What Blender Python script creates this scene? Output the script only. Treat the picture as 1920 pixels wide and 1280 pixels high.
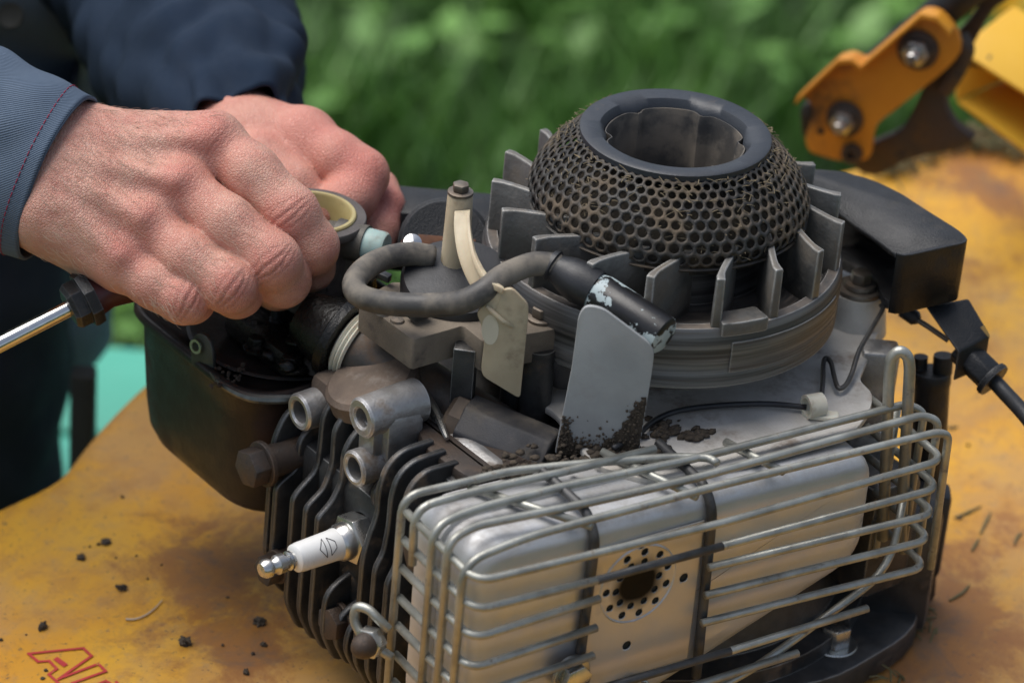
import bpy, bmesh, math, random
import numpy as np
from mathutils import Vector, Matrix, noise as mnoise
random.seed(7); np.random.seed(7)
for o in list(bpy.data.objects): bpy.data.objects.remove(o)
scn = bpy.context.scene; col = scn.collection
sin, cos, pi = math.sin, math.cos, math.pi
# ------------------------------------------------------------------ camera (all lengths below in mm, meshes are built in metres)
AZ, PIT, ROLL, F = math.radians(40), math.radians(30), math.radians(5), 6400.
fv = np.array([sin(AZ)*cos(PIT), cos(AZ)*cos(PIT), -sin(PIT)])
r0 = np.array([cos(AZ), -sin(AZ), 0.]); u0 = np.cross(r0, fv)
rv = r0*cos(ROLL)+u0*sin(ROLL); uv = u0*cos(ROLL)-r0*sin(ROLL)
if u0@rv < 0: rv = r0*cos(ROLL)-u0*sin(ROLL); uv = u0*cos(ROLL)+r0*sin(ROLL)
def ray(x, y): return fv*F+rv*(x-960)-uv*(y-640)
CAM = np.array([0, 0, 200.])-ray(1267, 248)/F*1488.
cam = bpy.data.cameras.new('camera'); camo = bpy.data.objects.new('camera', cam); col.objects.link(camo); scn.camera = camo
cam.sensor_width = 36; cam.lens = F/1920*36; cam.clip_start = .05; cam.clip_end = 200
mw = Matrix.Identity(4)
for i in range(3):
    mw[i][0] = rv[i]; mw[i][1] = uv[i]; mw[i][2] = -fv[i]; mw[i][3] = CAM[i]*.001
camo.matrix_world = mw
cam.dof.use_dof = True; cam.dof.focus_distance = 1.475; cam.dof.aperture_fstop = 6.3; cam.dof.aperture_blades = 7
# ------------------------------------------------------------------ sky, sun, exposure: bright overcast shade
SUN_EL, SUN_AZ = math.radians(66), math.radians(-30)     # azimuth from +Y towards +X
w = bpy.data.worlds.new('World'); scn.world = w; w.use_nodes = True
wn = w.node_tree; bg = wn.nodes['Background']; sky = wn.nodes.new('ShaderNodeTexSky'); sky.sky_type = 'NISHITA'
sky.sun_disc = False; sky.sun_elevation = SUN_EL; sky.sun_rotation = SUN_AZ; sky.air_density = 1.0; sky.dust_density = 3.0; sky.ozone_density = 1.0
hs = wn.nodes.new('ShaderNodeHueSaturation'); hs.inputs['Saturation'].default_value = .72
wn.links.new(sky.outputs[0], hs.inputs['Color']); wn.links.new(hs.outputs[0], bg.inputs[0]); bg.inputs[1].default_value = .076
sl = bpy.data.lights.new('sun', 'SUN'); sl.energy = 1.5; sl.angle = math.radians(48); sl.color = (1, .975, .94)
so = bpy.data.objects.new('sun', sl); col.objects.link(so)
sd = Vector((sin(SUN_AZ)*cos(SUN_EL), cos(SUN_AZ)*cos(SUN_EL), sin(SUN_EL)))
so.rotation_euler = sd.to_track_quat('Z', 'Y').to_euler(); so.location = sd*3
vs = scn.view_settings; vs.view_transform = 'Standard'; vs.look = 'None'; vs.exposure = 0.92; vs.gamma = 1; vs.use_curve_mapping = False
# ------------------------------------------------------------------ pixel -> place
def at(x, y, ax, val):
    v = ray(x, y); t = (val-CAM[ax])/v[ax]; return CAM+v*t
def PX(x, y, v): return at(x, y, 0, v)
def PY(x, y, v): return at(x, y, 1, v)
def PZ(x, y, v): return at(x, y, 2, v)
def PD(x, y, d): return CAM+ray(x, y)/F*d          # at a depth
def vplane(p0, n):                                  # pixel -> point on the vertical/any plane through p0 with normal n
    p0 = np.array(p0, float); n = np.array(n, float)
    def g(x, y):
        v = ray(x, y); return CAM+v*(((p0-CAM)@n)/(v@n))
    return g
# ------------------------------------------------------------------ materials
MATS = {}
def pm(name, c, rough=.5, metal=0., c2=None, ns=40., dirt=None, ds=30., dthr=(.5, .65), bump=.0, bs=300., dust=0., dust_sheen_c=(.20, .155, .11), coat=0., sss=0., spec=.5, detail=6., drough=.85, dm=1., stretch=None, edge=None, er=.0012):
    m = bpy.data.materials.new(name); m.use_nodes = True; nt = m.node_tree; N = nt.nodes; K = nt.links
    b = N['Principled BSDF']; tc = N.new('ShaderNodeTexCoord'); oi = N.new('ShaderNodeObjectInfo')
    mp = N.new('ShaderNodeMapping'); K.new(tc.outputs['Object'], mp.inputs[0])
    ml = N.new('ShaderNodeVectorMath'); ml.operation = 'SCALE'; ml.inputs[0].default_value = (7, 3, 5); K.new(oi.outputs['Random'], ml.inputs['Scale']); K.new(ml.outputs[0], mp.inputs['Location'])
    if stretch: mp.inputs['Scale'].default_value = stretch
    def nz(s, d=detail, r=.6):
        n = N.new('ShaderNodeTexNoise'); n.inputs['Scale'].default_value = s; n.inputs['Detail'].default_value = d; n.inputs['Roughness'].default_value = r
        K.new(mp.outputs[0], n.inputs['Vector']); return n.outputs['Fac']
    def rampf(fac, lo, hi):
        r = N.new('ShaderNodeMapRange'); r.interpolation_type = 'SMOOTHSTEP'; r.inputs[1].default_value = lo; r.inputs[2].default_value = hi; K.new(fac, r.inputs[0]); return r.outputs[0]
    def mix(f, a, bb):
        x = N.new('ShaderNodeMix'); x.data_type = 'RGBA'
        if isinstance(f, float): x.inputs[0].default_value = f
        else: K.new(f, x.inputs[0])
        for k, v in ((6, a), (7, bb)):
            if isinstance(v, tuple): x.inputs[k].default_value = (*v, 1)
            else: K.new(v, x.inputs[k])
        return x.outputs[2]
    def mth(op, a, bb):
        x = N.new('ShaderNodeMath'); x.operation = op
        for k, v in ((0, a), (1, bb)):
            if isinstance(v, (int, float)): x.inputs[k].default_value = v
            else: K.new(v, x.inputs[k])
        return x.outputs[0]
    base = mix(rampf(nz(ns), .3, .7), c, c2) if c2 else mix(0., c, c)
    dm_total = None
    if dirt:
        dfac = mth('MULTIPLY', rampf(nz(ds, 8., .65), *dthr), dm); base = mix(dfac, base, dirt); dm_total = dfac
    if dust > 0:
        g = N.new('ShaderNodeNewGeometry'); sx = N.new('ShaderNodeSeparateXYZ'); K.new(g.outputs['Normal'], sx.inputs[0])
        up = rampf(sx.outputs[2], .15, .95); nn = rampf(nz(70., 8., .7), .3, .75)
        dfac = mth('MULTIPLY', mth('MULTIPLY', up, nn), dust); base = mix(dfac, base, dust_sheen_c)
        dm_total = dfac if dm_total is None else mth('MAXIMUM', dm_total, dfac)
    if edge:
        bv = N.new('ShaderNodeBevel'); bv.samples = 4; bv.inputs['Radius'].default_value = er; ge = N.new('ShaderNodeNewGeometry'); dt = N.new('ShaderNodeVectorMath'); dt.operation = 'DOT_PRODUCT'
        K.new(bv.outputs[0], dt.inputs[0]); K.new(ge.outputs['Normal'], dt.inputs[1]); ef = mth('MULTIPLY', mth('SUBTRACT', 1., rampf(dt.outputs['Value'], .93, .998)), rampf(nz(110., 5.), .25, .5)); base = mix(ef, base, edge)
    K.new(base, b.inputs['Base Color'])
    rn = rampf(nz(90., 4.), .2, .8); rr = N.new('ShaderNodeMapRange'); K.new(rn, rr.inputs[0]); rr.inputs[3].default_value = max(.03, rough-.08); rr.inputs[4].default_value = min(1, rough+.1)
    rout = rr.outputs[0]
    if dm_total is not None:
        fm = N.new('ShaderNodeMix'); fm.data_type = 'FLOAT'; K.new(dm_total, fm.inputs[0]); K.new(rout, fm.inputs[2]); fm.inputs[3].default_value = drough; rout = fm.outputs[0]
        if metal > 0: K.new(mth('MULTIPLY', mth('SUBTRACT', 1., dm_total), metal), b.inputs['Metallic'])
    else: b.inputs['Metallic'].default_value = metal
    K.new(rout, b.inputs['Roughness']); b.inputs['Specular IOR Level'].default_value = spec
    if coat: b.inputs['Coat Weight'].default_value = coat; b.inputs['Coat Roughness'].default_value = .12
    if sss:
        b.inputs['Subsurface Weight'].default_value = sss; b.inputs['Subsurface Radius'].default_value = (1., .35, .2); b.inputs['Subsurface Scale'].default_value = .003
    if bump:
        bp = N.new('ShaderNodeBump'); bp.inputs['Strength'].default_value = bump; bp.inputs['Distance'].default_value = .0006; K.new(nz(bs, 5.), bp.inputs['Height']); K.new(bp.outputs[0], b.inputs['Normal'])
    MATS[name] = m; m['h'] = 1; return m
BR = (.12, .085, .055)
alu = pm('cast_aluminium', (.46, .465, .47), .40, .85, (.30, .295, .285), 60, BR, 45, (.52, .7), .35, 900, dust=.35, edge=(.6, .6, .6))
aluL = pm('dusty_aluminium', (.62, .60, .56), .55, .35, (.48, .46, .42), 50, (.17, .13, .1), 35, (.5, .7), .4, 800, dust=.25, dust_sheen_c=(.45, .38, .31))
aluD = pm('sooty_aluminium', (.075, .078, .08), .4, .6, (.035, .036, .038), 50, BR, 40, (.55, .72), .35, 700, dust=.2, edge=(.40, .40, .39), er=.0009)
rim = pm('rim_iron', (.23, .232, .235), .36, .8, (.075, .075, .075), 9, (.09, .07, .052), 7, (.5, .72), .3, 600, dust=.8, dust_sheen_c=(.21, .165, .125), stretch=(1, 1, 55), edge=(.45, .44, .42))
vane_m = pm('vane_aluminium', (.22, .225, .22), .5, .7, (.12, .12, .115), 45, (.12, .105, .085), 40, (.44, .66), .8, 260, dust=.4, edge=(.5, .5, .48))
blk = pm('black_plastic', (.010, .011, .012), .40, 0, (.018, .019, .021), 50, (.04, .038, .036), 60, (.5, .75), .5, 900, dust=.16, dust_sheen_c=(.05, .052, .057), spec=.36, edge=(.06, .062, .066))  # bluish grey on upward faces: dust plus sky reflection put into the colour
blkD = pm('dusty_black_plastic', (.020, .021, .024), .5, 0, (.04, .04, .043), 60, (.10, .085, .065), 55, (.5, .72), .3, 1200, dust=.45, dust_sheen_c=(.13, .11, .09))
ringm = pm('cup_plastic', (.022, .027, .035), .46, 0, (.032, .037, .045), 40, (.12, .10, .08), 55, (.62, .80), .25, 900, dust=.06, dust_sheen_c=(.1, .1, .1))
screen_m = pm('screen_steel', (.022, .022, .022), .5, .2, (.05, .047, .042), 60, (.12, .09, .06), 45, (.46, .64), .6, 900, dust=.25, dust_sheen_c=(.10, .075, .05))
tank_m = pm('tank_black_paint', (.007, .007, .008), .42, 0, (.012, .011, .011), 25, (.045, .024, .018), 20, (.48, .68), .3, 500, dust=.05, drough=.75, spec=.35, edge=(.07, .07, .065))
oily = pm('oily_black', (.004, .004, .004), .24, 0, (.008, .008, .007), 60, (.03, .026, .022), 130, (.60, .72), .9, 500, drough=.4, spec=.3)
beige = pm('beige_plastic', (.52, .44, .30), .5, 0, (.44, .36, .24), 50, (.24, .18, .12), 35, (.55, .75), .1, 800, sss=.1)
greyp = pm('grey_vane_plastic', (.36, .37, .37), .5, 0, (.30, .31, .31), 40, (.24, .21, .18), 30, (.52, .74), .2, 900, dm=.6)
coilm = pm('dusty_laminations', (.20, .165, .125), .8, 0, (.13, .105, .08), 40, (.06, .05, .045), 50, (.52, .72), .4, 900, dust=.4, dust_sheen_c=(.28, .23, .17))
lead = pm('dusty_rubber', (.028, .028, .029), .5, 0, (.05, .047, .043), 30, (.20, .175, .14), 25, (.40, .62), .2, 900)
rub = pm('black_rubber', (.011, .012, .014), .45, 0, (.028, .029, .032), 40, (.09, .08, .065), 50, (.58, .78), .2, 900)
flake = pm('flaking_connector', (.008, .008, .009), .35, 0, None, 40, (.36, .43, .44), 55, (.52, .53), .1, 900, drough=.5)
wire_m = pm('guard_wire_steel', (.44, .445, .40), .44, .68, (.27, .27, .24), 60, (.17, .14, .11), 160, (.56, .74), .15, 900)
soot = pm('sooty_wire', (.05, .05, .05), .5, .5, (.10, .10, .10), 90, None, bump=.1)
muf = pm('aluminised_steel', (.60, .615, .63), .44, .6, (.56, .57, .58), 18, (.22, .18, .14), 26, (.60, .74), .12, 500, dust=.75, dust_sheen_c=(.20, .175, .15))
mufW = pm('deck_tinted_steel', (.56, .53, .48), .46, .55, (.54, .50, .44), 20, (.12, .09, .07), 14, (.60, .78), .1, 700)  # tan tint paints the yellow deck's reflection into the steel colour
rust = pm('rusty_steel', (.062, .052, .046), .55, .5, (.085, .058, .042), 60, (.03, .026, .025), 80, (.5, .7), .5, 900)
bolt_m = pm('dull_bolt_steel', (.24, .22, .19), .45, .7, (.15, .12, .095), 90, (.12, .08, .05), 70, (.55, .7), .3, 900, dust=.3)
zinc = pm('zinc_steel', (.58, .58, .56), .28, .95, (.45, .45, .43), 60, (.18, .13, .09), 60, (.62, .78), .1, 900)
chrome = pm('chrome_steel', (.72, .72, .70), .14, 1., (.6, .6, .58), 60, (.28, .17, .08), 45, (.60, .8), .05, 900)
ceram = pm('white_ceramic', (.78, .78, .76), .22, 0, (.72, .72, .70), 40, (.35, .33, .3), 60, (.7, .85), .0, coat=.3)
ink = pm('black_ink', (.02, .02, .025), .4)
paint = pm('yellow_paint', (.60, .30, .025), .45)
orange = pm('orange_paint', (.62, .27, .025), .42, 0, (.54, .21, .02), 12, (.10, .055, .025), 14, (.54, .7), .15, 500, drough=.7)
yellowb = pm('bright_yellow_paint', (.80, .46, .045), .40, 0, (.74, .40, .035), 10, (.22, .12, .04), 26, (.66, .8), .1, 500)
turq = pm('turquoise_paint', (.10, .46, .34), .6, 0, (.08, .40, .29), 6, (.20, .36, .28), 14, (.6, .8), .1, 200)
darkw = pm('dark_stained_wood', (.012, .014, .012), .8, 0, (.02, .022, .02), 20, None)
redm = pm('red_decal', (.48, .035, .035), .5, 0, (.40, .03, .03), 60, (.5, .28, .05), 160, (.62, .7))
redthread = pm('red_thread', (.24, .018, .05), .8)
soil = pm('soil_crumb', (.045, .034, .024), .95, 0, (.085, .065, .045), 300, (.02, .016, .012), 500, (.5, .7), .8, 1500)
straw_m = pm('dry_straw', (.55, .47, .36), .7, 0, (.42, .32, .22), 100)
clipm = pm('dried_grass', (.10, .10, .04), .8, 0, (.17, .13, .06), 100)
clipw = pm('milky_plastic', (.62, .60, .50), .45, 0, (.52, .48, .38), 60, (.3, .25, .18), 60, (.55, .75), sss=.15)
paleg = pm('pale_green_plastic', (.36, .48, .45), .45, 0, (.30, .42, .39), 40, (.22, .22, .18), 60, (.55, .75), .1, sss=.1)
carbm = pm('grimy_carburettor_plastic', (.10, .09, .07), .5, 0, (.055, .05, .042), 50, (.022, .02, .018), 45, (.45, .65), .3, 800)
gasketm = pm('grey_gasket', (.10, .09, .085), .7, 0, (.07, .062, .058), 60, (.05, .04, .035), 70, (.5, .7), .3, 900)
maroon = pm('dark_red_plastic', (.07, .012, .012), .35, 0, (.05, .01, .01), 40)
# --- yellow mower paint: faded, dusty, rusting patches
def deck_material():
    m = paint; nt = m.node_tree; N = nt.nodes; K = nt.links; b = N['Principled BSDF']
    tc = N.new('ShaderNodeTexCoord')
    def nz(s, d=8., r=.62, dist=0.):
        n = N.new('ShaderNodeTexNoise'); n.inputs['Scale'].default_value = s; n.inputs['Detail'].default_value = d; n.inputs['Roughness'].default_value = r; n.inputs['Distortion'].default_value = dist
        K.new(tc.outputs['Object'], n.inputs['Vector']); return n.outputs['Fac']
    def rp(f, lo, hi):
        r = N.new('ShaderNodeMapRange'); r.interpolation_type = 'SMOOTHSTEP'; r.inputs[1].default_value = lo; r.inputs[2].default_value = hi; K.new(f, r.inputs[0]); return r.outputs[0]
    def mix(f, a, c):
        x = N.new('ShaderNodeMix'); x.data_type = 'RGBA'; K.new(f, x.inputs[0])
        for k, v in ((6, a), (7, c)):
            if isinstance(v, tuple): x.inputs[k].default_value = (*v, 1)
            else: K.new(v, x.inputs[k])
        return x.outputs[2]
    def mul(a, c):
        x = N.new('ShaderNodeMath'); x.operation = 'MULTIPLY'
        for k, v in ((0, a), (1, c)):
            if isinstance(v, float): x.inputs[k].default_value = v
            else: K.new(v, x.inputs[k])
        return x.outputs[0]
    att = N.new('ShaderNodeAttribute'); att.attribute_name = 'grime'
    base = mix(rp(nz(9., 6.), .35, .65), (.66, .35, .022), (.58, .27, .018))
    dustf = mul(rp(nz(8., 10., .72, .3), .42, .62), .7); base = mix(dustf, base, (.38, .225, .09)); stf = mul(rp(nz(34., 12., .8, .3), .50, .58), .42); base = mix(stf, base, (.36, .17, .045)); st2 = mul(rp(nz(95., 12., .82, .2), .54, .60), .38); base = mix(st2, base, (.30, .19, .10))
    ad = N.new('ShaderNodeMath'); ad.operation = 'ADD'; K.new(nz(13., 14., .76, .35), ad.inputs[0]); K.new(att.outputs['Fac'], ad.inputs[1])
    rf = mul(rp(ad.outputs[0], .60, .74), .8); base = mix(rf, base, (.24, .09, .024))
    ad2 = N.new('ShaderNodeMath'); ad2.operation = 'ADD'; K.new(nz(26., 10., .75, .4), ad2.inputs[0]); K.new(att.outputs['Fac'], ad2.inputs[1])
    rf2 = mul(rp(ad2.outputs[0], .68, .86), .6); base = mix(rf2, base, (.12, .085, .06))
    sp = rp(nz(330., 4., .7), .62, .66); base = mix(mul(sp, .75), base, (.10, .07, .045))
    K.new(base, b.inputs['Base Color'])
    r = N.new('ShaderNodeMapRange'); K.new(dustf, r.inputs[0]); r.inputs[3].default_value = .42; r.inputs[4].default_value = .7; K.new(r.outputs[0], b.inputs['Roughness'])
    bp = N.new('ShaderNodeBump'); bp.inputs['Strength'].default_value = .25; bp.inputs['Distance'].default_value = .0006; K.new(nz(240., 8., .7), bp.inputs['Height']); K.new(bp.outputs[0], b.inputs['Normal'])
deck_material()
def cloth(name, c, c2, scale=400., bump=.6):
    m = pm(name, c, .85, 0, c2, 14, None, spec=.25); nt = m.node_tree; N = nt.nodes; K = nt.links; b = N['Principled BSDF']
    uvn = N.new('ShaderNodeUVMap'); wv = N.new('ShaderNodeTexWave'); wv.wave_type = 'BANDS'; wv.bands_direction = 'DIAGONAL'; wv.inputs['Scale'].default_value = scale; wv.inputs['Distortion'].default_value = .6; wv.inputs['Detail Scale'].default_value = 3.
    K.new(uvn.outputs[0], wv.inputs['Vector'])
    src = b.inputs['Base Color'].links[0].from_socket; x = N.new('ShaderNodeMix'); x.data_type = 'RGBA'; x.blend_type = 'MULTIPLY'
    r = N.new('ShaderNodeMapRange'); K.new(wv.outputs['Fac'], r.inputs[0]); r.inputs[3].default_value = .62; r.inputs[4].default_value = 1.18
    x.inputs[0].default_value = 1.; K.new(src, x.inputs[6]); K.new(r.outputs[0], x.inputs[7]); K.new(x.outputs[2], b.inputs['Base Color'])
    bp = N.new('ShaderNodeBump'); bp.inputs['Strength'].default_value = bump; bp.inputs['Distance'].default_value = .0004; K.new(wv.outputs['Fac'], bp.inputs['Height']); K.new(bp.outputs[0], b.inputs['Normal'])
    b.inputs['Sheen Weight'].default_value = .0
    return m
navy = cloth('blue_twill', (.085, .12, .175), (.115, .155, .21))
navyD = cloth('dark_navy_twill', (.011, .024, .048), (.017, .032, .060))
trous = cloth('dark_trousers', (.018, .026, .042), (.026, .035, .052))
def skin_material():
    m = bpy.data.materials.new('skin'); m.use_nodes = True; nt = m.node_tree; N = nt.nodes; K = nt.links; b = N['Principled BSDF']
    tc = N.new('ShaderNodeTexCoord')
    def nz(s, d=6., r=.6):
        n = N.new('ShaderNodeTexNoise'); n.inputs['Scale'].default_value = s; n.inputs['Detail'].default_value = d; n.inputs['Roughness'].default_value = r; K.new(tc.outputs['Object'], n.inputs['Vector']); return n.outputs['Fac']
    def rp(f, lo, hi, o0=0., o1=1.):
        r = N.new('ShaderNodeMapRange'); r.interpolation_type = 'SMOOTHSTEP'; r.inputs[1].default_value = lo; r.inputs[2].default_value = hi; r.inputs[3].default_value = o0; r.inputs[4].default_value = o1; K.new(f, r.inputs[0]); return r.outputs[0]
    def mix(f, a, c):
        x = N.new('ShaderNodeMix'); x.data_type = 'RGBA'; K.new(f, x.inputs[0])
        for k, v in ((6, a), (7, c)):
            if isinstance(v, tuple): x.inputs[k].default_value = (*v, 1)
            else: K.new(v, x.inputs[k])
        return x.outputs[2]
    a = N.new('ShaderNodeAttribute'); a.attribute_name = 'redness'; g = N.new('ShaderNodeAttribute'); g.attribute_name = 'crease_shade_grime'
    base = mix(rp(nz(55.), .35, .65), (.62, .345, .26), (.53, .245, .185))
    base = mix(rp(nz(420., 4.), .45, .75, 0., .45), base, (.66, .41, .32))
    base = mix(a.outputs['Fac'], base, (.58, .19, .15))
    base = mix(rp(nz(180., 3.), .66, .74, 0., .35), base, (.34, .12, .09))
    base = mix(g.outputs['Fac'], base, (.26, .09, .07))  # shade and grime of the creases painted into the skin colour
    K.new(base, b.inputs['Base Color']); b.inputs['Roughness'].default_value = .46; b.inputs['Specular IOR Level'].default_value = .4
    b.inputs['Subsurface Weight'].default_value = .25; b.inputs['Subsurface Radius'].default_value = (1., .35, .2); b.inputs['Subsurface Scale'].default_value = .0035
    vo = N.new('ShaderNodeTexVoronoi'); vo.feature = 'DISTANCE_TO_EDGE'; vo.inputs['Scale'].default_value = 760.; K.new(tc.outputs['Object'], vo.inputs['Vector'])
    v2 = rp(vo.outputs['Distance'], 0., .22)
    ad = N.new('ShaderNodeMath'); ad.operation = 'ADD'; K.new(v2, ad.inputs[0]); K.new(nz(260., 5.), ad.inputs[1])
    bp = N.new('ShaderNodeBump'); bp.inputs['Strength'].default_value = .48; bp.inputs['Distance'].default_value = .0006; K.new(ad.outputs[0], bp.inputs['Height']); K.new(bp.outputs[0], b.inputs['Normal'])
    return m
skin = skin_material()
# ------------------------------------------------------------------ mesh helpers
WL = {}
def build(name, geo, mat, parent=None, smooth=40, label=None, cat=None, group=None, kind=None, uv=None, attrs=None, origin=None):
    """geo = (verts mm, faces). One mesh object, origin at its own middle."""
    V = np.asarray(geo[0], float); c = (V.min(0)+V.max(0))/2 if origin is None else np.array(origin, float)
    me = bpy.data.meshes.new(name); me.from_pydata(((V-c)*.001).tolist(), [], [list(map(int, f)) for f in geo[1]]); me.update()
    if smooth is not None:
        me.polygons.foreach_set('use_smooth', [True]*len(me.polygons))
        if smooth < 180: me.set_sharp_from_angle(angle=math.radians(smooth))
    if uv is not None:
        ul = me.uv_layers.new(name='UVMap'); li = np.empty(len(me.loops), np.int32); me.loops.foreach_get('vertex_index', li); ul.data.foreach_set('uv', np.asarray(uv, np.float32)[li].ravel())
    for k, v in (attrs or {}).items():
        at_ = me.attributes.new(k, 'FLOAT', 'POINT'); at_.data.foreach_set('value', np.asarray(v, np.float32))
    me.materials.append(mat); o = bpy.data.objects.new(name, me); col.objects.link(o)
    place(o, c*.001, parent)
    tag(o, label, cat, group, kind); return o
def place(o, wl, parent):
    WL[o.name] = np.array(wl)
    if parent is not None: o.parent = parent; o.location = Vector(wl-WL[parent.name])
    else: o.location = Vector(wl)
def tag(o, label=None, cat=None, group=None, kind=None):
    for k, v in (('label', label), ('category', cat), ('group', group), ('kind', kind)):
        if v: o[k] = v
    return o
def empty(name, loc, label, cat, group=None):
    o = bpy.data.objects.new(name, None); col.objects.link(o); o.empty_display_size = .02; place(o, np.array(loc)*.001, None); return tag(o, label, cat, group)
def join(*gs):
    V, Fc, n = [], [], 0
    for v, f in gs:
        v = np.asarray(v, float); V.append(v); Fc += [[int(i)+n for i in q] for q in f]; n += len(v)
    return np.vstack(V), Fc
def frame(d):
    d = np.array(d, float); d /= np.linalg.norm(d); h = np.array([0, 0, 1.]) if abs(d[2]) < .9 else np.array([1., 0, 0])
    a = np.cross(h, d); a /= np.linalg.norm(a); return a, np.cross(d, a), d
def crom(P, n=8):
    P = np.array(P, float); Q = np.vstack([2*P[0]-P[1], P, 2*P[-1]-P[-2]]); out = []
    for i in range(1, len(Q)-2):
        p0, p1, p2, p3 = Q[i-1:i+3]
        for t in np.linspace(0, 1, n, endpoint=False):
            out.append(.5*((2*p1)+(-p0+p2)*t+(2*p0-5*p1+4*p2-p3)*t*t+(-p0+3*p1-3*p2+p3)*t**3))
    out.append(Q[-2]); return np.array(out)
def fillet(P, r, n=5):
    P = np.array(P, float); out = [P[0]]
    for i in range(1, len(P)-1):
        a, b = P[i-1]-P[i], P[i+1]-P[i]; la, lb = np.linalg.norm(a), np.linalg.norm(b); rr = min(r, la*.48, lb*.48)
        s, e = P[i]+a/la*rr, P[i]+b/lb*rr
        for t in np.linspace(0, 1, n): out.append((1-t)**2*s+2*t*(1-t)*P[i]+t*t*e)
    out.append(P[-1]); return np.array(out)
def tube(P, r, n=12, cap=True):
    P = np.array(P, float); m = len(P); R = np.full(m, r, float) if np.isscalar(r) else np.interp(np.linspace(0, 1, m), np.linspace(0, 1, len(r)), r)
    T = np.gradient(P, axis=0); T /= np.linalg.norm(T, axis=1)[:, None]; a, b, _ = frame(T[0]); V = []
    for i in range(m):
        a = a-T[i]*(a@T[i]); a /= np.linalg.norm(a); b = np.cross(T[i], a)
        for k in range(n):
            t = 2*pi*k/n; V.append(P[i]+R[i]*(cos(t)*a+sin(t)*b))
    Fc = [[i*n+k, i*n+(k+1) % n, (i+1)*n+(k+1) % n, (i+1)*n+k] for i in range(m-1) for k in range(n)]
    if cap: Fc += [list(range(n-1, -1, -1)), list(range((m-1)*n, m*n))]
    return np.array(V), Fc
def lathe(prof, c, d, n=48, closed=False, lobes=None):
    """prof: (radius, distance along d)."""
    a, b, d = frame(d); c = np.array(c, float); m = len(prof); V = []
    for r, h in prof:
        for k in range(n):
            t = 2*pi*k/n; rr = r if lobes is None else r*(1+lobes(t, r, h)); V.append(c+d*h+rr*(cos(t)*a+sin(t)*b))
    M_ = m if closed else m-1
    Fc = [[i*n+k, i*n+(k+1) % n, ((i+1) % m)*n+(k+1) % n, ((i+1) % m)*n+k] for i in range(M_) for k in range(n)]
    if not closed:
        if prof[0][0] > 1e-6: Fc.append(list(range(n-1, -1, -1)))
        if prof[-1][0] > 1e-6: Fc.append(list(range((m-1)*n, m*n)))
    return np.array(V), Fc
def bevelled(V, Fc, r, seg=2, ang=30):
    bm = bmesh.new(); vs_ = [bm.verts.new(v) for v in np.asarray(V, float)]
    for f in Fc:
        try: bm.faces.new([vs_[i] for i in f])
        except ValueError: pass
    bmesh.ops.remove_doubles(bm, verts=bm.verts, dist=1e-5); bmesh.ops.recalc_face_normals(bm, faces=bm.faces)
    if r > 0:
        es = [e for e in bm.edges if len(e.link_faces) == 2 and e.calc_face_angle(0) > math.radians(ang)]
        bmesh.ops.bevel(bm, geom=es, offset=r, segments=seg, profile=.5, affect='EDGES', clamp_overlap=True)
    bm.verts.index_update(); out = np.array([v.co[:] for v in bm.verts]), [[v.index for v in f.verts] for f in bm.faces]; bm.free(); return out
def box(c, s, r=0., ax=None, seg=2):
    c = np.array(c, float); s = np.array(s, float)/2; A = np.eye(3) if ax is None else np.array(ax, float)
    V = [c+A.T@(s*np.array([i, j, k])) for i in (-1, 1) for j in (-1, 1) for k in (-1, 1)]
    Fc = [[0, 1, 3, 2], [4, 6, 7, 5], [0, 4, 5, 1], [2, 3, 7, 6], [0, 2, 6, 4], [1, 5, 7, 3]]
    return bevelled(V, Fc, r, seg)
def prism(P, off, r=0., seg=2, ang=30):
    """closed planar outline P (n,3) extruded by vector off."""
    P = np.array(P, float); n = len(P); V = np.vstack([P, P+np.array(off, float)])
    Fc = [list(range(n))[::-1], list(range(n, 2*n))]+[[i, (i+1) % n, n+(i+1) % n, n+i] for i in range(n)]
    return bevelled(V, Fc, r, seg, ang)
def hexbolt(c, d, r, h, wr=0., wh=1.6, rot=0.):
    """hexagon head of corner radius r standing h along d from c, on a washer of radius wr."""
    a, b, d = frame(d); c = np.array(c, float); gs = []
    z0 = wh if wr else 0
    if wr: gs.append(lathe([(0, 0), (wr, 0), (wr, wh*.8), (wr-.4, wh), (0, wh)], c, d, 28))
    P = [c+d*z0+r*(cos(pi/3*k+rot)*a+sin(pi/3*k+rot)*b) for k in range(6)]
    gs.append(prism(P, d*h, .5, 2)); return join(*gs)
def rawnoise(V, s, amp, seed=0.):
    return np.array([mnoise.noise(Vector((p[0]*s+seed, p[1]*s-seed, p[2]*s+2*seed))) for p in V])*amp
def rounded(P, rr, n=5):
    P = np.array(P, float); m = len(P); out = []
    for i in range(m):
        a, b = P[i-1]-P[i], P[(i+1) % m]-P[i]; la, lb = np.linalg.norm(a), np.linalg.norm(b); r = rr[i] if hasattr(rr, '__len__') else rr; r = min(r, la*.48, lb*.48)
        if r <= 0: out.append(P[i]); continue
        s, e = P[i]+a/la*r, P[i]+b/lb*r
        for t in np.linspace(0, 1, n): out.append((1-t)**2*s+2*t*(1-t)*P[i]+t*t*e)
    return np.array(out)
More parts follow.
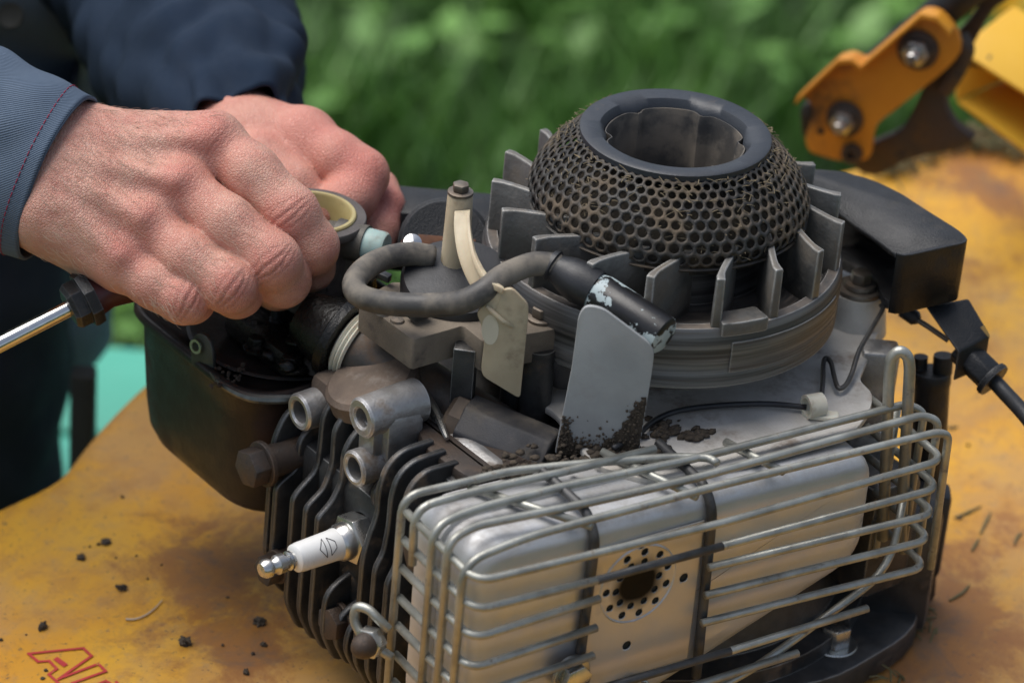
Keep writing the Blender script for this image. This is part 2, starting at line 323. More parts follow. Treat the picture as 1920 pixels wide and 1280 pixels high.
# ------------------------------------------------------------------ implicit surfaces (hands): smooth union of tapered capsules -> surface nets
def smin(a, b, k):
    h = np.clip(.5+.5*(b-a)/k, 0, 1); return b*(1-h)+a*h-k*h*(1-h)
class Field:
    def __init__(s, lo, hi, h):
        s.lo = np.array(lo, np.float32); s.h = h; s.n = np.ceil((np.array(hi)-lo)/h).astype(int)+1
        s.ax = [s.lo[i]+h*np.arange(s.n[i], dtype=np.float32) for i in range(3)]
    def new(s): return np.full(tuple(s.n), 40., np.float32)
    def cap(s, A, a, b, ra, rb, k, sq=None):
        a, b = np.array(a, np.float32), np.array(b, np.float32); R = max(ra, rb)+14+k
        i0 = np.maximum(((np.minimum(a, b)-R-s.lo)/s.h).astype(int), 0); i1 = np.minimum(((np.maximum(a, b)+R-s.lo)/s.h).astype(int)+1, s.n)
        if (i1 <= i0).any(): return
        sl = tuple(slice(i0[i], i1[i]) for i in range(3)); X, Y, Z = np.ix_(s.ax[0][sl[0]]-a[0], s.ax[1][sl[1]]-a[1], s.ax[2][sl[2]]-a[2])
        ba = b-a; L = float(ba@ba)+1e-9; t = np.clip((X*ba[0]+Y*ba[1]+Z*ba[2])/L, 0, 1)
        dx, dy, dz = X-t*ba[0], Y-t*ba[1], Z-t*ba[2]
        if sq is not None:                       # squash along camera depth
            dz = dz*sq
        d = np.sqrt(dx*dx+dy*dy+dz*dz)-(ra+(rb-ra)*t); A[sl] = smin(A[sl], d, k)
    def mesh(s, A):
        n = s.n; ins = A < 0; cn = tuple(n-1); cs = np.zeros(cn, bool)
        S = lambda i, j, k, B: B[i:n[0]-1+i, j:n[1]-1+j, k:n[2]-1+k]
        cnt = np.zeros(cn, np.int8)
        for i in (0, 1):
            for j in (0, 1):
                for k in (0, 1): cnt += S(i, j, k, ins)
        cells = np.argwhere((cnt > 0) & (cnt < 8)); idx = np.full(cn, -1, np.int32); idx[tuple(cells.T)] = np.arange(len(cells))
        acc = np.zeros((len(cells), 3)); num = np.zeros(len(cells)); cor = [(i, j, k) for i in (0, 1) for j in (0, 1) for k in (0, 1)]
        vals = {c: A[cells[:, 0]+c[0], cells[:, 1]+c[1], cells[:, 2]+c[2]] for c in cor}
        for c in cor:
            for ax_ in range(3):
                if c[ax_] == 0:
                    e = list(c); e[ax_] = 1; va, vb = vals[c], vals[tuple(e)]; x = (va < 0) != (vb < 0); t = np.where(x, va/(va-vb+1e-12), 0)
                    p = np.array(c, float)[None]+np.zeros((len(cells), 3)); p[:, ax_] += t; acc[x] += p[x]; num[x] += 1
        V = (cells+acc/num[:, None])*s.h+s.lo; Fs = []
        for ax_ in range(3):
            lo = [slice(1, n[i]-1) for i in range(3)]; hi = list(lo); lo[ax_] = slice(0, n[ax_]-1); hi[ax_] = slice(1, n[ax_])
            a, b = ins[tuple(lo)], ins[tuple(hi)]; e = np.argwhere(a != b); off = np.array([1, 1, 1]); off[ax_] = 0; e = e+off
            fl = a[a != b]; o1, o2 = [(1, 2), (2, 0), (0, 1)][ax_]; d1 = np.eye(3, dtype=int)[o1]; d2 = np.eye(3, dtype=int)[o2]
            q = np.stack([idx[tuple((e-d1-d2).T)], idx[tuple((e-d2).T)], idx[tuple(e.T)], idx[tuple((e-d1).T)]], 1); q[~fl] = q[~fl][:, ::-1]; Fs.append(q)
        return V, np.vstack(Fs)
def c2w(V): V = np.asarray(V, float); return CAM+V[:, :1]*rv+V[:, 1:2]*uv+V[:, 2:]*fv
def c3(px, py, d): return np.array([(px-960)/F*d, -(py-640)/F*d, d])
# ================================================================== SETTING: meadow behind
GZ = -800.
gv = [(-9000, -9000, GZ), (9000, -9000, GZ), (9000, 12000, GZ), (-9000, 12000, GZ)]
build('ground', (gv, [[0, 1, 2, 3]]), pm('meadow_soil', (.020, .045, .010), .95, 0, (.03, .07, .014), 3., (.05, .045, .02), 5., (.6, .8)), None, None, kind='structure')
def grass():
    rng = np.random.default_rng(3); V, Fc, T = [], [], []; n = 0
    for i in range(30000):
        s = rng.uniform(900, 5200); t = rng.uniform(-1300, 1300)*(.45+s/4600*.6); p = np.array([sin(AZ)*s+cos(AZ)*t, cos(AZ)*s-sin(AZ)*t, GZ])
        if s < 1150 and t < -100: continue
        den = mnoise.noise(Vector((p[0]*.004, p[1]*.004, 1.)))
        h = rng.uniform(60, 150)*(1+.7*den); wd = rng.uniform(3, 6)*(1.6 if rng.random() < .3 else 1); a = rng.uniform(0, 2*pi); ln = np.array([cos(a), sin(a), 0]); sd_ = np.array([-sin(a), cos(a), 0])
        lean = rng.uniform(.15, .8)*h; m = p+np.array([0, 0, h*.6])+ln*lean*.35; e = p+np.array([0, 0, h])+ln*lean
        V += [p-sd_*wd/2, p+sd_*wd/2, m+sd_*wd*.45, m-sd_*wd*.45, e]; Fc += [[n, n+1, n+2, n+3], [n+3, n+2, n+4]]; n += 5
        T += [den*.5+.5+rng.normal(0, .12)]*5
    for i in range(3600):        # broad weed leaves lying in tufts
        s = rng.uniform(900, 5200); t = rng.uniform(-1300, 1300)*(.45+s/4600*.6); p = np.array([sin(AZ)*s+cos(AZ)*t, cos(AZ)*s-sin(AZ)*t, GZ+rng.uniform(30, 120)])
        den = mnoise.noise(Vector((p[0]*.0032+9, p[1]*.0032, 4.)))
        if den < -.05: continue
        a = rng.uniform(0, 2*pi); l = rng.uniform(35, 75); d = np.array([cos(a), sin(a), rng.uniform(-.2, .5)]); sd_ = np.array([-sin(a), cos(a), 0])*l*.28
        V += [p, p+d*l*.5+sd_, p+d*l, p+d*l*.5-sd_]; Fc += [[n, n+1, n+2, n+3]]; n += 4; T += [.75+den*.5+rng.normal(0, .1)]*4
    gm = bpy.data.materials.new('grass_blades'); gm.use_nodes = True; N = gm.node_tree.nodes; K = gm.node_tree.links; b = N['Principled BSDF']
    at_ = N.new('ShaderNodeAttribute'); at_.attribute_name = 'tone'; cr = N.new('ShaderNodeValToRGB'); cr.color_ramp.elements[0].color = (.014, .052, .006, 1); cr.color_ramp.elements[0].position = .15; cr.color_ramp.elements[1].color = (.13, .29, .045, 1); cr.color_ramp.elements[1].position = 1.
    e = cr.color_ramp.elements.new(.55); e.color = (.06, .165, .018, 1); K.new(at_.outputs['Fac'], cr.inputs[0]); K.new(cr.outputs[0], b.inputs['Base Color']); b.inputs['Roughness'].default_value = .5
    b.inputs['Transmission Weight'].default_value = 0
    build('grass', (V, Fc), gm, None, None, kind='stuff', attrs={'tone': T}, label='lush green meadow grass and weeds behind the mower', cat='grass')
grass()
def dandelion(px, py, d, k):
    c = PZ(px, py, GZ+d); rng = np.random.default_rng(k); base = np.array([c[0]+8, c[1]+5, GZ])
    r_ = empty('dandelion', base, 'yellow dandelion flower in the grass beyond the handle bracket', 'flower', 'dandelions in the meadow')
    gs = []
    for i in range(46):
        a = i*2.4; t = .25+.75*(i/46); dd = np.array([cos(a)*t, sin(a)*t, 1.05-t]); s_ = np.array([-sin(a), cos(a), 0])*2.2; e = c+dd*34
        gs.append(([c-s_*.6, c+s_*.6, e+s_, e-s_], [[0, 1, 2, 3]]))
    build('flower_head', join(*gs), pm('dandelion_yellow_%d' % k, (.80, .52, .02), .6), r_, None)
    build('stem', tube(crom([base, (base+c)/2+[6, 0, 0], c], 5), 2., 6), clipm, r_)
for k, a in enumerate(((1872, 12, 190), (1905, 30, 160), (1893, -8, 175))): dandelion(*a, k)
# ---- turquoise bench
bz = -330.; bt = -320
ben = empty('garden_bench', (60, 640, GZ), 'turquoise painted plank bench standing in the grass behind the trouser leg', 'bench')
p0 = PZ(230, 655, bz); 
for j in range(3):
    c = p0+fv*[1, 1, 0]/np.linalg.norm(fv[:2])*(-52-j*118)+r0*150; c[2] = bz-12
    build('plank', box(c, (1500, 112, 24), 3, [r0, np.cross([0, 0, 1], r0), [0, 0, 1]]), turq, ben)
ff = np.array([fv[0], fv[1], 0]); ff /= np.linalg.norm(ff)
for sgn in (-1, 1):
    c = p0-ff*170+r0*(150+sgn*600); 
    for q in (-1, 1):
        cc = c+ff*q*120; build('leg', box((cc[0], cc[1], (GZ+bz-25)/2), (60, 45, bz-25-GZ), 3, [r0, ff, [0, 0, 1]]), turq, ben)
c = PD(157, 695, 1840)
build('dark_post', box((c[0], c[1], (c[2]+GZ)/2), (13, 14, c[2]-GZ), 1.5, [r0, ff, [0, 0, 1]]), darkw, None, label='dark wooden post between the trouser leg and the turquoise bench', cat='post').name = 'wooden_post'
# ================================================================== MOWER DECK
def zdeck(x, y):
    s = x*.80+y*.60; t = max(0., s-150.); z = -45+.22*t*t/(t+60.)
    l = max(0., -x-150.); z -= .00045*l*l
    f_ = max(0., -y-170.); z -= .0005*f_*f_
    q = math.exp(-(((x-150)*.75+(y+200)*.66)/55.)**2)*max(0., min(1., (x-60)/120.)); z += 7*q
    return z
def pdeck(px, py, h=0.):
    z = -45.
    for _ in range(14):
        p = PZ(px, py, z); z = z*.4+.6*(zdeck(p[0], p[1])+h)
    return PZ(px, py, z)
mower = empty('lawn_mower_deck', (60, 0, GZ+400), 'faded yellow steel mower deck with rust stains and dust under the engine', 'mower deck')
out = [PZ(*p, -66)[:2] for p in ((-330, 1160), (0, 1030), (110, 985), (160, 955), (205, 890), (290, 795), (420, 690), (600, 600))]+[(60, 215)]+[tuple(pdeck(*p)[:2]) for p in ((1300, 420), (1480, 350), (1600, 325), (1720, 296), (1830, 258), (1930, 240), (2100, 205))]+[(560, -60), (480, -300), (300, -420), (0, -470), (-300, -420), (-520, -250)]
out = rounded(np.array([(a, b, 0) for a, b in out]), 26, 4)[:, :2]; cen = np.array([20., -20.])
NT = 220; rad = []
for k in range(NT):
    t = 2*pi*k/NT; d = np.array([cos(t), sin(t)]); best = 1e9
    for i in range(len(out)):
        a, b = out[i]-cen, out[(i+1) % len(out)]-cen; e = b-a; den = d[0]*e[1]-d[1]*e[0]
        if abs(den) < 1e-9: continue
        rr = (a[0]*e[1]-a[1]*e[0])/den; q = (a[0]*d[1]-a[1]*d[0])/den
        if rr > 0 and -1e-6 <= q <= 1+1e-6: best = min(best, rr)
    rad.append(best)
rad = np.array(rad); V, Fc = [], []; NR = 70
rings = [(i/NR, 0, 0) for i in range(1, NR+1)]+[(1, 14*sin(a), 14*(1-cos(a))) for a in np.linspace(.2, pi/2, 7)]+[(1, 14, 14+d) for d in (20, 45, 75)]+[(1, 17, 92)]
for (t, o_, dz) in rings:
    for k in range(NT):
        a = 2*pi*k/NT; r = rad[k]*t; r_ = r+o_; x, y = cen[0]+r*cos(a), cen[1]+r*sin(a); V.append((cen[0]+r_*cos(a), cen[1]+r_*sin(a), zdeck(x, y)-dz))
V.append((cen[0], cen[1], zdeck(*cen))); nr = len(rings)
Fc = [[i*NT+k, (i+1)*NT+k, (i+1)*NT+(k+1) % NT, i*NT+(k+1) % NT] for i in range(nr-1) for k in range(NT)]+[[len(V)-1, k, (k+1) % NT] for k in range(NT)]
V = np.array(V); g = np.zeros(len(V))
for (px, py, rr, am) in ((420, 1080, 62, .20), (540, 1200, 45, .18), (330, 1190, 60, .12), (250, 940, 30, .10), (1690, 1190, 40, .25), (1640, 1290, 60, .20), (1760, 1130, 30, .15), (1700, 300, 60, .18), (1880, 320, 40, .14), (1850, 480, 60, .17), (1800, 760, 55, .15), (1880, 1150, 60, .15), (1840, 950, 40, .12), (470, 1000, 50, .14)):
    c = pdeck(px, py); g += .62*am*np.exp(-((V-c)**2).sum(1)/rr**2)
build('deck_shell', (V, Fc), paint, mower, 180, attrs={'grime': g})
def decal(poly, wd=1.35):
    P = [pdeck(a/3.369, 900+b/3.369, .35) for a, b in poly]; gs = []
    for i in range(len(P)-1):
        a, b = P[i], P[i+1]; d = (b-a)/np.linalg.norm(b-a); s = np.cross([0, 0, 1], d); s /= np.linalg.norm(s); n = max(1, int(np.linalg.norm(b-a)/5)); vs_ = []
        for t in np.linspace(0, 1, n+1):
            m = a+(b-a)*t+d*(wd*.5 if t == 1 else -wd*.5 if t == 0 else 0)
            for q in (-1, 1):
                v = m+s*q*wd/2; v[2] = zdeck(v[0], v[1])+.45+.02*i; vs_.append(v)
        gs.append((vs_, [[2*k, 2*k+1, 2*k+3, 2*k+2] for k in range(n)]))
    return join(*gs)
build('lettering', join(decal([(720, 1300), (668, 1330), (450, 1420), (380, 1290), (308, 1225), (358, 1190), (310, 1140), (240, 1145), (180, 1095), (525, 1060), (578, 1110), (370, 1255), (620, 1160), (668, 1207), (455, 1282), (520, 1330), (668, 1268), (720, 1300)]),
      decal([(360, 1130), (405, 1162)], 2.6), decal([(735, 1272), (800, 1335), (850, 1310)])), redm, mower, None, label='red outline lettering A L on the yellow paint')
# ---- handle bracket on the rear of the deck
bn = -(fv*[1, 1, 0]*.9+r0*.25); bn /= np.linalg.norm(bn)
bp_ = vplane(PD(1640, 200, 1790), bn)
plate = [bp_(*p) for p in ((1500, 175), (1580, 100), (1605, 98), (1622, 112), (1735, 14), (1765, 20), (1800, 62), (1803, 100), (1770, 135), (1680, 205), (1640, 235), (1632, 300), (1600, 305), (1560, 300), (1515, 285), (1508, 262), (1528, 205))]
pl = build('handle_bracket', prism(rounded(plate, 5, 3), -bn*3.5, .8), orange, mower, 40)
fl = [bp_(*p) for p in ((1500, 175), (1580, 100), (1605, 98), (1622, 112), (1735, 14), (1765, 20), (1790, 48))]
V = []; 
for p in fl: V += [p, p+bn*9]
build('flange', bevelled(*(lambda a: (np.vstack([a, a-np.array([0, 0, 3.0])]), [[2*i, 2*i+1, 2*i+3, 2*i+2] for i in range(6)]+[[14+2*i, 16+2*i, 17+2*i, 15+2*i] for i in range(6)]+[[2*i+1, 2*i+15, 2*i+17, 2*i+3] for i in range(6)]+[[2*i, 2*i+2, 2*i+16, 2*i+14] for i in range(6)]+[[0, 14, 15, 1], [12, 13, 27, 26]]))(np.array(V)), .4), orange, pl)
for (x, y, r) in ((1585, 222, 9), (1722, 92, 10)):
    p = bp_(x, y); build('washer', lathe([(0, 0), (r+1, 0), (r+1, 2.2), (r, 2.6), (0, 2.6)], p, bn, 28), rust, pl)
    build('nut', hexbolt(p+bn*2.6, bn, r*.72, 5.5), zinc, pl); build('bolt_stud', lathe([(0, 0), (3.4, 0), (3.4, 6), (2.6, 7.2), (0, 7.2)], p+bn*8.1+rv*0, bn, 16), zinc, pl)
p = bp_(1598, 287); build('screw', lathe([(0, 0), (6, 0), (5.6, 3), (2.6, 3.4), (2.4, 1.5), (0, 1.5)], p, bn, 24), rust, pl)
build('bolt_hole', lathe([(0, .25), (2, .25), (2, .3), (0, .3)], bp_(1539, 246), bn, 14), darkw, pl)
build('black_end_cap', prism(rounded([bp_(*p)-bn*4 for p in ((1495, 210), (1512, 195), (1525, 215), (1515, 270), (1500, 262))], 3, 3), -bn*14, 1.5), blk, mower)
hp = vplane(PD(1640, 200, 1806), bn)
build('handle_tube', tube([hp(1600, 168), hp(1690, 85), hp(1850, -48), hp(2150, -300)], 9.5, 20), blk, mower)
build('handle_hinge_arm', prism(rounded([hp(*p)-bn*11 for p in ((1755, 105), (1800, 60), (1830, 20), (1790, -10), (1900, -80), (1960, -40), (1850, 35), (1815, 100), (1790, 140))], 4, 3), -bn*6, 1.), rust, mower)
rb = vplane(PD(1700, 230, 1800), bn)
base = rounded([rb(*p) for p in ((1600, 320), (1598, 285), (1650, 262), (1692, 244), (1718, 195), (1745, 135), (1790, 118), (1768, 185), (1788, 235), (1835, 262), (1800, 280), (1700, 300), (1640, 335))], 6, 3)
build('bracket_foot', prism(base, -bn*8, 1.5), rust, mower)
build('bracket_spring', tube(crom([rb(1800, 70), rb(1810, 95), rb(1795, 130), rb(1770, 170)], 5), 5, 10), rust, mower)
# yellow discharge box channel
yb = vplane(PD(1795, 110, 1830), bn)
cx = np.array([yb(*p) for p in ((1800, 92), (1875, 48), (1965, 30), (2160, 130), (2160, 330), (1920, 262), (1797, 188))])
ya, yd = r0*.9+fv*[1, 1, 0]*.44, np.array([0, 0, 1.])
q0, q1, q2, q3 = yb(1800, 95), yb(1797, 188), yb(1925, 285), yb(1930, 165)
lenv = r0*60-ff*38+np.array([0, 0, -14]); up = np.array([0, 0, 1.]); back = ff*34+r0*30
def sheet(P, th): 
    P = np.array(P, float); n = np.cross(P[1]-P[0], P[2]-P[0]); n /= np.linalg.norm(n); return prism(P, n*th, .7)
A, B = q0, q1; Cc, Dd = yb(2050, 255), yb(2050, 375)
cover_box = build('yellow_flap', sheet([A, A+back+up*14, Cc+back+up*14, Cc], 2.4), yellowb, mower, label='bright yellow folded steel flap at the rear of the deck')
build('flap_side', sheet([A+back+up*12, B+back, Dd+back, Cc+back+up*12], 2.4), yellowb, cover_box)
build('flap_floor', sheet([B, B+back, Dd+back, Dd], 2.4), yellowb, cover_box)
build('flap_end', sheet([A+[0, 0, -1], A+back+up*12, B+back, B], 2.4), yellowb, cover_box)
build('hinge_rod', tube([yb(1780, 110)-bn*8, yb(1850, 128)-bn*8], 4.5, 12), rust, mower)
# dead grass wedged under the bracket
def tuft(name, spots, mat, n, l, label, cat, seed):
    rng = np.random.default_rng(seed); gs = []
    for i in range(n):
        c = spots[rng.integers(len(spots))]+rng.normal(0, 6, 3)*[1, 1, .4]; a = rng.uniform(0, 2*pi); e = rng.uniform(-.2, .5); L = rng.uniform(.4, 1)*l
        d = np.array([cos(a), sin(a), e])*L; gs.append(tube([c-d/2, c+[0, 0, L*.1], c+d/2], .5, 4))
    return build(name, join(*gs), mat, None, None, kind='stuff', label=label, cat=cat)
tuft('wedged_clippings', [pdeck(*p, 3) for p in ((1665, 310), (1700, 295), (1740, 275), (1790, 262), (1830, 255), (1870, 262), (1905, 275), (1900, 258))], clipm, 420, 16, 'dead grass clippings wedged under the handle bracket', 'clippings', 5)
tuft('damp_clippings', [pdeck(*p, 2) for p in ((1690, 1165), (1705, 1158), (1720, 1175), (1650, 1270), (1635, 1275))], clipm, 70, 9, 'damp clump of clippings on the yellow paint beside the engine foot', 'clippings', 8)
# ---- crumbs, straw, clippings lying on the deck
CR = [('wide crumb of soil with two specks trailing beside it', 200, 1017, 10, 5), ('flat star shaped soil crumb', 152, 1046, 9, 5), ('soil crumb with an upright spike', 229, 1104, 9, 7), ('oval soil pellet', 80, 1177, 9, 8), ('square dark soil lump', 347, 1207, 11, 10), ('wedge shaped grey soil lump', 487, 1168, 12, 8), ('reddish soil fleck', 461, 1262, 6, 6), ('small pale soil crumb', 494, 1210, 6, 5), ('tiny soil speck', 474, 1226, 4, 3), ('tiny soil speck', 417, 1210, 3, 3), ('tiny soil speck', 184, 1021, 4, 3), ('tiny soil speck', 168, 1025, 3, 2.5), ('tiny soil speck', 303, 1059, 2.4, 2), ('tiny soil speck', 217, 1046, 2.6, 2), ('tiny soil speck', 256, 1042, 2.4, 2), ('tiny soil speck', 427, 1120, 3.2, 2), ('tiny soil speck', 86, 1257, 4, 3), ('tiny soil speck', 80, 1272, 4, 3), ('tiny soil speck', 229, 932, 4, 3), ('tiny soil speck', 2, 1200, 4, 3), ('tiny soil speck', 277, 1085, 2.6, 2), ('tiny soil speck', 49, 1190, 2, 2), ('tiny soil speck', 1800, 972, 5, 3), ('tiny soil speck', 1815, 835, 4, 3)]
for i, (lb, px, py, w_, h_) in enumerate(CR):
    c = pdeck(px, py); bm = bmesh.new(); bmesh.ops.create_icosphere(bm, subdivisions=3 if w_ > 5 else 2, radius=1.)
    V = np.array([v.co[:] for v in bm.verts]); Fc = [[v.index for v in f.verts] for f in bm.faces]; bm.free()
    s = 1+rawnoise(V, 1.6, .75, i*3.1)+rawnoise(V, 4.2, .4, i*1.7); V = V*s[:, None]*[w_/4.3*1.05, w_/4.3*.9, h_/4.3*1.0]; a = i*1.3
    V = V@np.array([[cos(a), sin(a), 0], [-sin(a), cos(a), 0], [0, 0, 1]]); V += c+[0, 0, h_/4.3*.6]
    tiny = 'tiny' in lb
    build('soil_crumb', (V, Fc), soil, None, 180 if tiny else 60, label=('tiny soil speck scattered on the yellow deck paint' if tiny else lb+' on the yellow deck'), cat='soil crumb', group='soil specks on the deck' if tiny else 'soil crumbs on the deck')
build('straw', tube(crom([pdeck(*p, .8) for p in ((236, 1160), (252, 1160), (272, 1153), (290, 1140), (304, 1124))], 4), [.6, .45, .4, .2], 7), straw_m, None, label='bent pale dry straw lying on the yellow deck', cat='straw')
for k, P in enumerate((((1838, 1000), (1850, 975), (1858, 960)), ((1822, 1032), (1836, 1008)), ((1780, 1125), (1805, 1110), (1818, 1095)), ((1902, 1020), (1908, 1005), (1916, 998)), ((1776, 802), (1796, 800)), ((1690, 1190), (1722, 1168)), ((1790, 970), (1815, 960), (1840, 948)))):
    build('grass_clipping', tube(crom([pdeck(*p, .7) for p in P], 4), [.5, .9, .3], 6), clipm, None, label='thin dried grass blade stuck to the yellow deck beside the black tube', cat='grass blade', group='dried grass blades on the deck')
# ================================================================== ENGINE
eng = empty('mower_engine', (0, 0, -45), 'dismantled single cylinder petrol mower engine with bare flywheel and caged muffler', 'engine')
UP = np.array([0, 0, 1.]); XN = np.array([-1., 0, 0])
# ---- crankcase and base
crank = build('crankcase', join(lathe([(0, -30), (104, -30), (104, -22), (92, -20), (86, 0), (84, 80), (80, 92), (0, 92)], (10, 0, 0), UP, 64), box((-50, 8, 20), (130, 92, 92), 6), box((-88, 6, 40), (60, 100, 92), 8)), aluD, eng, 40)
base_o = [(-60, -80), (20, -118), (90, -108), (128, -60), (128, 40), (60, 110), (-60, 100)]
build('base_flange', prism(rounded([(x, y, -44) for x, y in base_o], 22, 5), (0, 0, 14), 2), aluD, eng)
p = PZ(1565, 1192, -26); build('base_bolt', hexbolt(p-[0, 0, 6], UP, 7.5, 10, 11, 2.5, .4), zinc, eng)
# shroud base plate, light dusty metal
def circ(c, r, a0, a1, n=16, z=0): return [(c[0]+r*cos(a), c[1]+r*sin(a), z) for a in np.linspace(math.radians(a0), math.radians(a1), n)]
zp = 97.
plp = [PZ(*p, zp) for p in ((1110, 870), (1215, 900), (1420, 862), (1600, 812), (1632, 770), (1638, 735), (1610, 712))]+[PZ(*p, zp) for p in ((1632, 660), (1655, 600), (1640, 560), (1600, 500))]+circ((0, 0), 84, 20, 200, 14, zp)
pl_ = build('shroud_base_plate', prism(rounded(plp, 6, 4), (0, 0, -3.5), .8), aluL, eng, 40)
# ridge ribs cast on the plate
rngs = np.random.default_rng(11)
cl = []
for i in range(220):
    q = [(1235, 800, 16, 10), (1300, 812, 20, 7), (1180, 845, 45, 9), (1040, 865, 50, 10), (960, 880, 30, 8)][rngs.integers(5)]
    c = PZ(q[0]+rngs.normal(0, q[2]), q[1]+rngs.normal(0, q[3]), zp+.8); s = rngs.uniform(.6, 2.2)
    bm = bmesh.new(); bmesh.ops.create_icosphere(bm, subdivisions=1, radius=s); V = np.array([v.co[:] for v in bm.verts]); Fs = [[v.index for v in f.verts] for f in bm.faces]; bm.free()
    V = V*(1+rngs.normal(0, .22, (len(V), 1)))*[1.3, 1, .7]+c; cl.append((V, Fs))
build('caked_soil', join(*cl), soil, eng, 180, kind='stuff')
# ---- flywheel
fly = build('flywheel', lathe([(0, 118), (74, 118), (78, 116), (80, 118), (80.3, 124), (80, 124.6), (80, 132), (80.4, 133), (80.4, 140), (80, 141), (79.6, 145), (78.6, 146.5), (74, 146.5), (72, 143), (58, 140), (50, 142), (48, 158), (30, 160.5), (0, 160.5)], (0, 0, 0), UP, 128), rim, eng, 32)
# counterweight block cast on the rim
cw = [(r*cos(math.radians(a)), r*sin(math.radians(a)), 143) for r, a in [(81.2, a) for a in np.linspace(-112, -96, 6)]+[(70, a) for a in np.linspace(-96, -112, 6)]]
build('rim_lug', prism(cw, (0, 0, 7), 1.2), vane_m, fly)
cw2 = [(r*cos(math.radians(a)), r*sin(math.radians(a)), 125) for r, a in [(80.9, a) for a in np.linspace(-108, -58, 16)]+[(76, a) for a in np.linspace(-58, -108, 16)]]
build('magnet_band', prism(cw2, (0, 0, 15), .5), rim, fly)
def vane_geo():
    pts = []; n = 9
    for i in range(n+1):
        t = i/n; r = 52+t*26; a = .05+.30*(1-t)**1.6-.05; pts.append((r*cos(a), r*sin(a)))
    V, th = [], 1.5
    top = lambda t: 171.5-1.5*t
    for i, (x, y) in enumerate(pts):
        a, b = np.array(pts[max(0, i-1)]), np.array(pts[min(n, i+1)]); d = (b-a)/np.linalg.norm(b-a); nx, ny = -d[1], d[0]
        hw = th*(1 if i < n-1 else 1.25)
        for s in (1, -1):
            V += [(x+nx*hw*1.25*s, y+ny*hw*1.25*s, 140.), (x+nx*hw*s, y+ny*hw*s, top(i/n))]
    Fc = []
    for i in range(n):
        o = 4*i; Fc += [[o, o+4, o+5, o+1], [o+2, o+3, o+7, o+6], [o+1, o+5, o+7, o+3], [o, o+2, o+6, o+4]]
    Fc += [[0, 1, 3, 2], [4*n, 4*n+2, 4*n+3, 4*n+1]]
    return bevelled(V, Fc, .55, 2, 50)
vg = vane_geo(); NV = 17; v0 = build('vane', vg, vane_m, fly, 50, origin=(0, 0, 0))
for k in range(NV):
    o = v0 if k == 0 else v0.copy()
    if k: col.objects.link(o); o.parent = fly
    o.rotation_euler = (0, 0, math.radians(166-4+k*360/NV+random.uniform(-1.2, 1.2))); o.location = Vector(-WL[fly.name])
# perforated debris screen
def screen():
    prof = crom([(40.5, 199), (44, 196.5), (51, 190), (57.5, 182.5), (61.5, 175), (62.3, 169.5), (61, 165)], 12); seg = np.r_[0, np.cumsum(np.linalg.norm(np.diff(prof, axis=0), axis=1))]; Ltot = seg[-1]
    NA = 66; NRr = 11; rows = []
    def pt(u, s):
        s = min(max(s, 0), Ltot); r = np.interp(s, seg, prof[:, 0]); z = np.interp(s, seg, prof[:, 1]); a = 2*pi*u/NA; return (r*cos(a), r*sin(a), z)
    # rows spaced with the local hole pitch
    s = 1.2; ss = []
    while s < Ltot-1: 
        r = np.interp(s, seg, prof[:, 0]); ss.append(s); s += 2*pi*r/NA*.92
    ss.append(s); V, Fc = [], []; M = 12
    for j in range(len(ss)-1):
        off = .5*(j % 2); s0 = ss[j]; dp = ss[j]-ss[j-1] if j else ss[1]-ss[0]; dn = ss[j+1]-ss[j]
        for k in range(NA):
            hexa = [(0., -2/3*dp), (.5, -1/3*dp), (.5, 1/3*dn), (0., 2/3*dn), (-.5, 1/3*dn), (-.5, -1/3*dp)]; o = len(V); r = np.interp(s0, seg, prof[:, 0]); au = 2*pi*r/NA
            for m in range(M):     # outer ring: hexagon corners and edge middles
                h0, h1 = hexa[(m//2) % 6], hexa[(m//2+1) % 6]; q = h0 if m % 2 == 0 else ((h0[0]+h1[0])/2, (h0[1]+h1[1])/2); V.append(pt(k+off+q[0], s0+q[1]))
            hr = .385*au
            for m in range(M):
                a = -pi/2+2*pi*m/M; V.append(pt(k+off+hr*cos(a)/au, s0+hr*sin(a)*.97))
            for m in range(M): Fc.append([o+m, o+(m+1) % M, o+M+(m+1) % M, o+M+m])
    me = bevelled(V, Fc, 0); return me
sc = build('debris_screen', screen(), screen_m, fly, 180); md = sc.modifiers.new('s', 'SOLIDIFY'); md.thickness = .0011; md.offset = -1
build('screen_edge_ring', lathe([(61.6, 164.6), (62.2, 165.4), (61.4, 166), (60.6, 165.2)], (0, 0, 0), UP, 96, True), screen_m, fly)
build('inner_cone', lathe([(36, 192), (44, 186), (52, 176), (56, 168), (56, 160), (36, 160)], (0, 0, 0), UP, 64, True), pm('packed_chaff', (.035, .028, .02), .95, 0, (.07, .055, .035), 150, (.012, .01, .008), 130, (.45, .6), .9, 500), fly)
# chaff caught in the screen
gs = []; rr_ = np.random.default_rng(4)
for i in range(520):
    a = rr_.uniform(0, 2*pi); t = rr_.random(); r = 42+20*t**.8; z = 198-30*t**1.4; c = np.array([r*cos(a), r*sin(a), z+.6]); b = a+pi/2+rr_.normal(0, .9); L = rr_.uniform(1.5, 5.5); d = np.array([cos(b), sin(b), rr_.normal(0, .35)])*L
    gs.append(tube([c-d/2, c+[0, 0, .3], c+d/2], rr_.uniform(.10, .22), 4))
build('chaff', join(*gs), clipm if False else pm('chaff_straw', (.15, .115, .07), .9, 0, (.26, .21, .13), 300), fly, None, kind='stuff')
